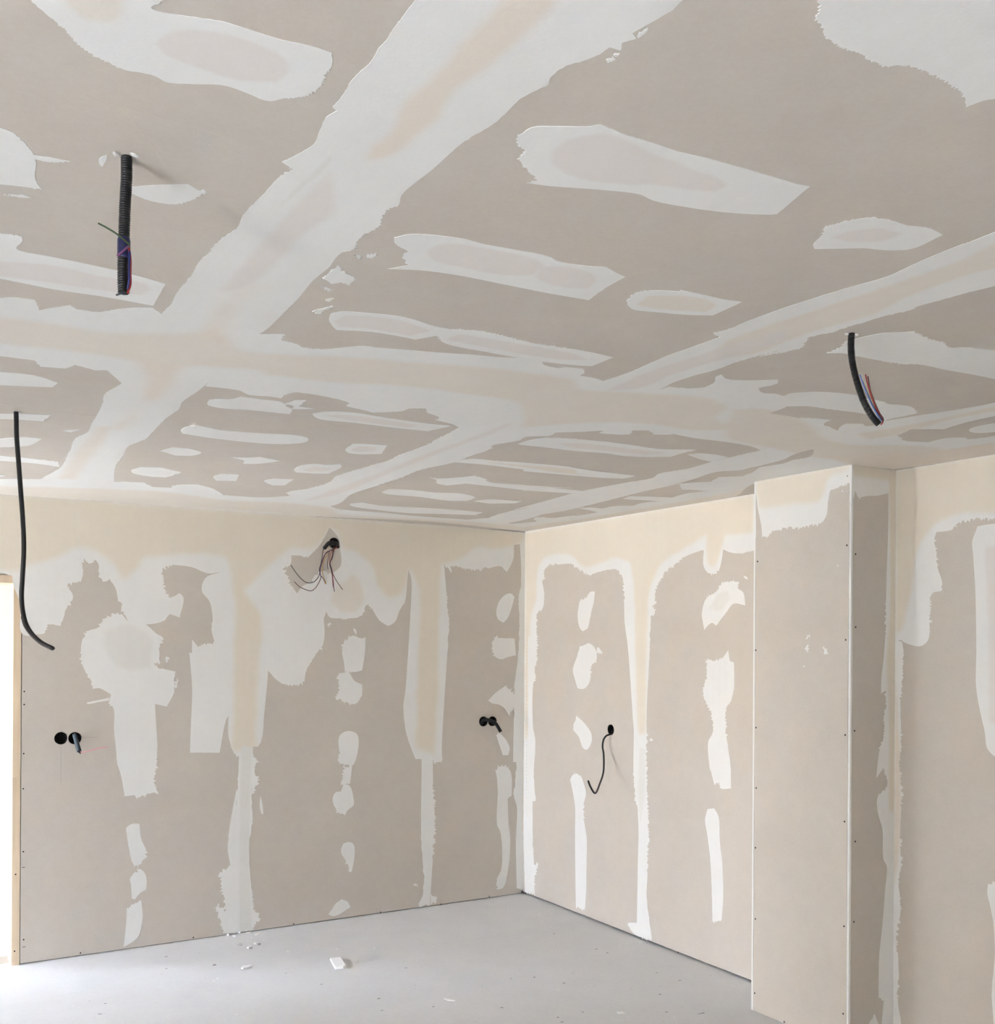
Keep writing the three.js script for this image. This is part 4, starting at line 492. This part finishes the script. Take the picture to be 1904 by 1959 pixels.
{
  const P = [[-1.793,2.508,4.300], [-1.793,2.497,4.301], [-1.793,2.472,4.300], [-1.791,2.439,4.301], [-1.784,2.399,4.305], [-1.775,2.363,4.311], [-1.763,2.327,4.318], [-1.749,2.298,4.327], [-1.733,2.276,4.336]], at = [P[0][0], H, P[0][2]], t = thing('ceiling_conduit', 'curved ribbed black conduit hanging from the ceiling, red wires bent back along it', 'conduit', null, at), q = (l) => rel(l, at);
  mesh(corrugated(q(P), 0.0088, 0.0038), conduitMaterial, 'conduit', t);
  mesh(tube(q([[-1.767,2.397,4.323], [-1.758,2.375,4.322], [-1.749,2.343,4.327], [-1.737,2.310,4.334], [-1.726,2.292,4.340], [-1.725,2.281,4.341], [-1.729,2.276,4.339]]), 0.0016), WIRE.red, 'wire', t).userData.label = 'red wire';
  mesh(tube(q([[-1.762,2.392,4.326], [-1.754,2.371,4.324], [-1.752,2.361,4.325], [-1.743,2.333,4.330], [-1.732,2.304,4.337], [-1.724,2.288,4.342], [-1.726,2.279,4.340]]), 0.0016), WIRE.brown, 'wire', t).userData.label = 'reddish brown wire';
  mesh(tube(q([[-1.784,2.395,4.320], [-1.776,2.370,4.324], [-1.768,2.344,4.330], [-1.756,2.317,4.336], [-1.746,2.294,4.344], [-1.736,2.284,4.346]]), 0.0016), WIRE.lightblue, 'wire', t).userData.label = 'light blue wire';
  mesh(tube(q([[-1.777,2.379,4.322], [-1.767,2.354,4.326], [-1.755,2.326,4.332], [-1.742,2.300,4.340], [-1.731,2.285,4.344]]), 0.0016), WIRE.purple, 'wire', t).userData.label = 'purple wire';
  crumb(0.011, -0.002, 0.001, 0.008, t); crumb(-0.011, -0.002, -0.004, 0.006, t);
}
{
  const P = [[-3.448,2.507,2.210], [-3.447,2.479,2.210], [-3.446,2.426,2.211], [-3.439,2.320,2.215], [-3.433,2.232,2.219], [-3.426,2.127,2.223], [-3.423,2.039,2.225], [-3.427,1.933,2.223], [-3.429,1.880,2.222], [-3.425,1.827,2.224], [-3.415,1.783,2.230], [-3.397,1.750,2.241], [-3.370,1.722,2.257], [-3.339,1.704,2.275]], at = [P[0][0], H, P[0][2]], t = thing('ceiling_cable', 'long smooth black cable hanging from the ceiling in front of the doorway', 'cable', null, at), q = (l) => rel(l, at);
  mesh(tube(q(P), 0.0078, 14, 160), plasticSmooth, 'sheath', t);
  mesh(tube(q([[-3.426,1.808,2.228], [-3.419,1.781,2.233], [-3.402,1.752,2.244], [-3.375,1.724,2.259], [-3.346,1.706,2.275]]), 0.006, 12, 40), std('#3a3330', 0.3), 'inner_cable', t);
  mesh(tube(q([[-3.344,1.706,2.273], [-3.336,1.704,2.277], [-3.332,1.704,2.280]]), 0.0016, 8, 8), WIRE.black, 'wire', t);
  crumb(0.012, -0.002, 0.002, 0.006, t);
}
{
  const P = [[-2.906,1.211,-0.030], [-2.909,1.205,0.005], [-2.908,1.185,0.035], [-2.905,1.159,0.060], [-2.900,1.131,0.085]], t = thing('wall_conduit', 'short grey conduit bending down out of the wall box by the doorway', 'conduit', null, P[1]), q = (l) => rel(l, P[1]);
  mesh(corrugated(q(P), 0.0125, 0.0036), std('#4e5b63', 0.35), 'conduit', t);
  mesh(tube(q([[-2.901,1.135,0.080], [-2.892,1.125,0.090], [-2.859,1.130,0.100], [-2.815,1.141,0.105], [-2.762,1.148,0.110]]), 0.0017), WIRE.pink, 'wire', t).userData.label = 'pink wire'; mesh(tube(q([[-2.901,1.135,0.080], [-2.890,1.128,0.090], [-2.854,1.134,0.100], [-2.801,1.148,0.105], [-2.754,1.150,0.112]]), 0.0015), WIRE.pink, 'wire', t).userData.label = 'pink wire';
  mesh(tube(q([[-2.901,1.140,0.075], [-2.899,1.124,0.090], [-2.895,1.120,0.090]]), 0.003), plasticBlack, 'wire', t);
}
{
  const P = [[-0.328,1.183,-0.030], [-0.324,1.210,0.005], [-0.306,1.210,0.030], [-0.284,1.202,0.040], [-0.259,1.186,0.050], [-0.246,1.162,0.060], [-0.234,1.131,0.075]], t = thing('wall_conduit', 'black conduit crossing two wall boxes near the corner and drooping down', 'conduit', null, P[1]);
  mesh(corrugated(rel(P, P[1]), 0.0125, 0.0036), plasticBlack, 'conduit', t);
}
{
  const P = [[-1.402,2.340,0.002], [-1.430,2.343,0.020], [-1.458,2.337,0.040], [-1.495,2.302,0.060]], t = thing('wire_bundle', 'bundle of red, brown and yellow wires with conduit ends hanging high on the back wall', 'wires', null, P[1]), q = (l) => rel(l, P[1]);
  mesh(corrugated(q(P), 0.0115, 0.0036), plasticBlack, 'conduit', t); mesh(corrugated(q([[-1.405,2.346,0.002], [-1.417,2.335,0.014], [-1.429,2.320,0.030]]), 0.013, 0.0036), plasticBlack, 'conduit', t); mesh(corrugated(q([[-1.391,2.347,0.002], [-1.393,2.336,0.014], [-1.394,2.315,0.030]]), 0.012, 0.0036), plasticBlack, 'conduit', t);
  for (const [c, l] of [['black', [[-1.498,2.305,0.060], [-1.506,2.281,0.065], [-1.509,2.246,0.060], [-1.516,2.199,0.055], [-1.522,2.176,0.050], [-1.520,2.146,0.050], [-1.535,2.116,0.050], [-1.557,2.095,0.050], [-1.588,2.087,0.050], [-1.615,2.094,0.050], [-1.641,2.116,0.045], [-1.670,2.150,0.040], [-1.698,2.191,0.035]]],
    ['brown', [[-1.416,2.312,0.030], [-1.452,2.291,0.050], [-1.485,2.268,0.055], [-1.501,2.241,0.055], [-1.511,2.194,0.050], [-1.517,2.155,0.050], [-1.512,2.123,0.050], [-1.529,2.084,0.050], [-1.550,2.054,0.050], [-1.575,2.039,0.050], [-1.610,2.047,0.045], [-1.645,2.063,0.040], [-1.675,2.092,0.035]]],
    ['purple', [[-1.406,2.309,0.030], [-1.438,2.295,0.045], [-1.481,2.277,0.060], [-1.497,2.247,0.060], [-1.511,2.205,0.058], [-1.519,2.170,0.055], [-1.519,2.143,0.055], [-1.498,2.118,0.050], [-1.477,2.087,0.040]]],
    ['yellow', [[-1.465,2.272,0.050], [-1.489,2.236,0.050], [-1.503,2.194,0.050], [-1.503,2.153,0.050], [-1.497,2.133,0.048], [-1.482,2.104,0.045], [-1.475,2.085,0.040]]],
    ['brown', [[-1.413,2.306,0.030], [-1.433,2.289,0.050], [-1.442,2.250,0.050], [-1.451,2.211,0.048], [-1.440,2.179,0.045], [-1.428,2.145,0.040], [-1.406,2.107,0.040], [-1.364,2.055,0.035]]],
    ['purple', [[-1.419,2.300,0.030], [-1.428,2.283,0.045], [-1.437,2.244,0.045], [-1.453,2.211,0.045], [-1.443,2.173,0.045], [-1.433,2.132,0.040], [-1.428,2.079,0.040], [-1.416,2.041,0.035]]],
    ['grey', [[-1.455,2.291,0.050], [-1.461,2.270,0.050], [-1.466,2.237,0.050], [-1.470,2.201,0.050], [-1.464,2.177,0.045]]],
    ['red', [[-1.397,2.319,0.030], [-1.423,2.299,0.040], [-1.447,2.274,0.045], [-1.453,2.238,0.045], [-1.450,2.203,0.045], [-1.435,2.168,0.040], [-1.431,2.135,0.040], [-1.426,2.094,0.040], [-1.421,2.059,0.035]]]]) mesh(tube(q(l), 0.0022, 8, 60), WIRE[c], 'wire', t).userData.label = `${c} wire`;
}
{
  const P = [[0.030,1.195,0.956], [-0.004,1.181,0.995], [-0.020,1.175,0.990], [-0.030,1.170,0.983], [-0.045,1.155,0.979], [-0.050,1.135,0.973], [-0.055,1.104,0.974], [-0.065,1.059,0.999], [-0.110,0.964,1.058], [-0.180,0.907,1.118], [-0.275,0.864,1.195], [-0.310,0.904,1.201], [-0.330,0.938,1.207]], t = thing('wall_cable', 'thin black cable hooking down from the wall box on the right wall', 'cable', null, P[1]);
  mesh(tube(rel(P, P[1]), 0.0055, 12, 140), plasticSmooth, 'sheath', t);
}

// ---------------------------------------------------------------- plaster scraps on the floor
const chipWhite = std('#faf8f4', 0.85);
function chipShape(size, sides) { const s = []; for (let k = 0; k < sides; k++) { const a = (k / sides) * Math.PI * 2 + rnd() * 0.5, r = (size / 2) * (0.6 + rnd() * 0.45); s.push(new THREE.Vector2(r * Math.cos(a), r * Math.sin(a) * 0.6)); } return new THREE.Shape(s); }
const chipSolid = (shape, t) => new THREE.ExtrudeGeometry(shape, { depth: t, bevelEnabled: true, bevelSize: t * 0.25, bevelThickness: t * 0.25, bevelSegments: 1 }).rotateX(-Math.PI / 2).translate(0, t * 0.25, 0);
const chipLabels = [
  'wide white chip lying along the wall foot left of the joint strip base', 'tiny bright chip leaning at the wall foot right under the joint strip', 'bright wedge-shaped chip touching the wall foot at the right edge of the strip',
  'white chip on the floor right of the strip, closest to the bare board there', 'pale chip with a shaded edge just below the wedge-shaped chip', 'faint thin flake between the shaded chip and the long oval flake',
  'small grey chip, rightmost of the cluster below the joint strip', 'long oval white flake, nearest the camera of the cluster below the strip', 'small grey chip on the floor left of the long oval flake', 'little white chip at the wall foot, leftmost of the cluster',
  'flat white plaster flake lying on the floor out from the left joint strip'];
const chipGrey = std('#a9a8a5', 0.9);
[[0.049, -2.035, 0.036], [-0.002, -1.99, 0.027], [0.018, -1.94, 0.034], [0.087, -1.908, 0.05], [0.152, -1.959, 0.029], [0.259, -1.979, 0.019], [0.285, -1.962, 0.016], [0.321, -2.032, 0.048], [0.235, -2.056, 0.016], [0.013, -2.06, 0.021], [0.651, -2.152, 0.067]].forEach(([z, x, size], i, all) => {
  const last = i === all.length - 1, t = thing('plaster_chip', chipLabels[i], 'plaster chip', 'plaster chips below the left joint strip', [x, 0, z]);
  const g = chipSolid(chipShape(size * 0.95, 6 + (i % 3)), 0.004 + rnd() * 0.004); if (!last) g.rotateZ((rnd() - 0.5) * 0.25); g.rotateY(last ? 0.35 : rnd() * 6);
  g.computeBoundingBox(); g.translate(0, 0.0002 - g.boundingBox.min.y, 0); mesh(g, i === 6 || i === 8 ? chipGrey : chipWhite, 'flake', t);
});
{
  const list = [[0.761, -1.721], [0.775, -1.671], [0.909, -1.697], [0.927, -1.717], [0.912, -1.753], [0.854, -1.742]], c = list.reduce((a, [z, x]) => [a[0] + z / list.length, a[1] + x / list.length], [0, 0]);
  const t = thing('plaster_offcut', 'largest white plaster offcut, squarish, alone in the middle of the floor', 'plaster offcut', null, [c[1], 0, c[0]]);
  const g = chipSolid(new THREE.Shape(list.map(([z, x]) => new THREE.Vector2(x - c[1], -(z - c[0])))), 0.009); g.rotateZ(0.05); g.computeBoundingBox(); g.translate(0, -g.boundingBox.min.y, 0); mesh(g, chipWhite, 'flake', t);
}
[[[1.599, -1.472], [1.621, -1.455], [1.653, -1.442], [1.632, -1.47]], [[2.17, -0.857], [2.178, -0.834], [2.203, -0.834], [2.193, -0.865]]].forEach((list, i) => {
  const c = list.reduce((a, [z, x]) => [a[0] + z / list.length, a[1] + x / list.length], [0, 0]);
  const t = thing('plaster_sliver', i ? 'thin white plaster sliver on the floor, nearer the pier' : 'thin white plaster sliver on the floor, farther left from the pier', 'plaster sliver', null, [c[1], 0, c[0]]);
  mesh(chipSolid(new THREE.Shape(list.map(([z, x]) => new THREE.Vector2(x - c[1], -(z - c[0])))), 0.002), chipWhite, 'flake', t);
});
{
  const specks = [[0.297, -1.098], [0.581, -1.612], [0.678, -1.426], [0.521, -1.467], [0.485, -1.863], [0.836, -1.601], [0.922, -1.995], [1.314, -2.406], [0.754, -2.333], [0.789, -2.366], [0.2, -0.524], [0.684, -0.3], [0.813, -0.314], [1.216, -0.591], [0.888, -0.655], [0.503, -0.2], [1.773, -0.922], [1.332, -0.05], [1.308, -0.091], [2.357, -0.671], [0.408, -3.242], [0.615, -3.037], [0.317, -2.956], [1.313, -2.406], [0.791, -2.37], [0.751, -2.338], [0.848, -3.015], [0.031, -2.169], [0.003, -2.393], [0.004, -2.541], [0.485, -1.868], [-0.001, -1.321], [0.031, -2.17]].map(([z, x]) => chipSolid(chipShape(0.009 + rnd() * 0.012, 6), 0.0015).rotateY(rnd() * 6).translate(x, 0.0002, z));
  for (let k = 0; k < 110; k++) specks.push(chipSolid(chipShape(0.003 + rnd() * 0.004, 5), 0.0012).rotateY(rnd() * 6).translate(-0.1 - rnd() * 3.3, 0.0002, 0.1 + rnd() * rnd() * 3.4));
  const m = mesh(mergeGeometries(specks), chipWhite, 'plaster_crumbs', scene); m.userData = { label: 'tiny white plaster crumbs scattered over the grey screed floor', category: 'crumbs', kind: 'stuff' };
}

renderer.render(scene, camera);
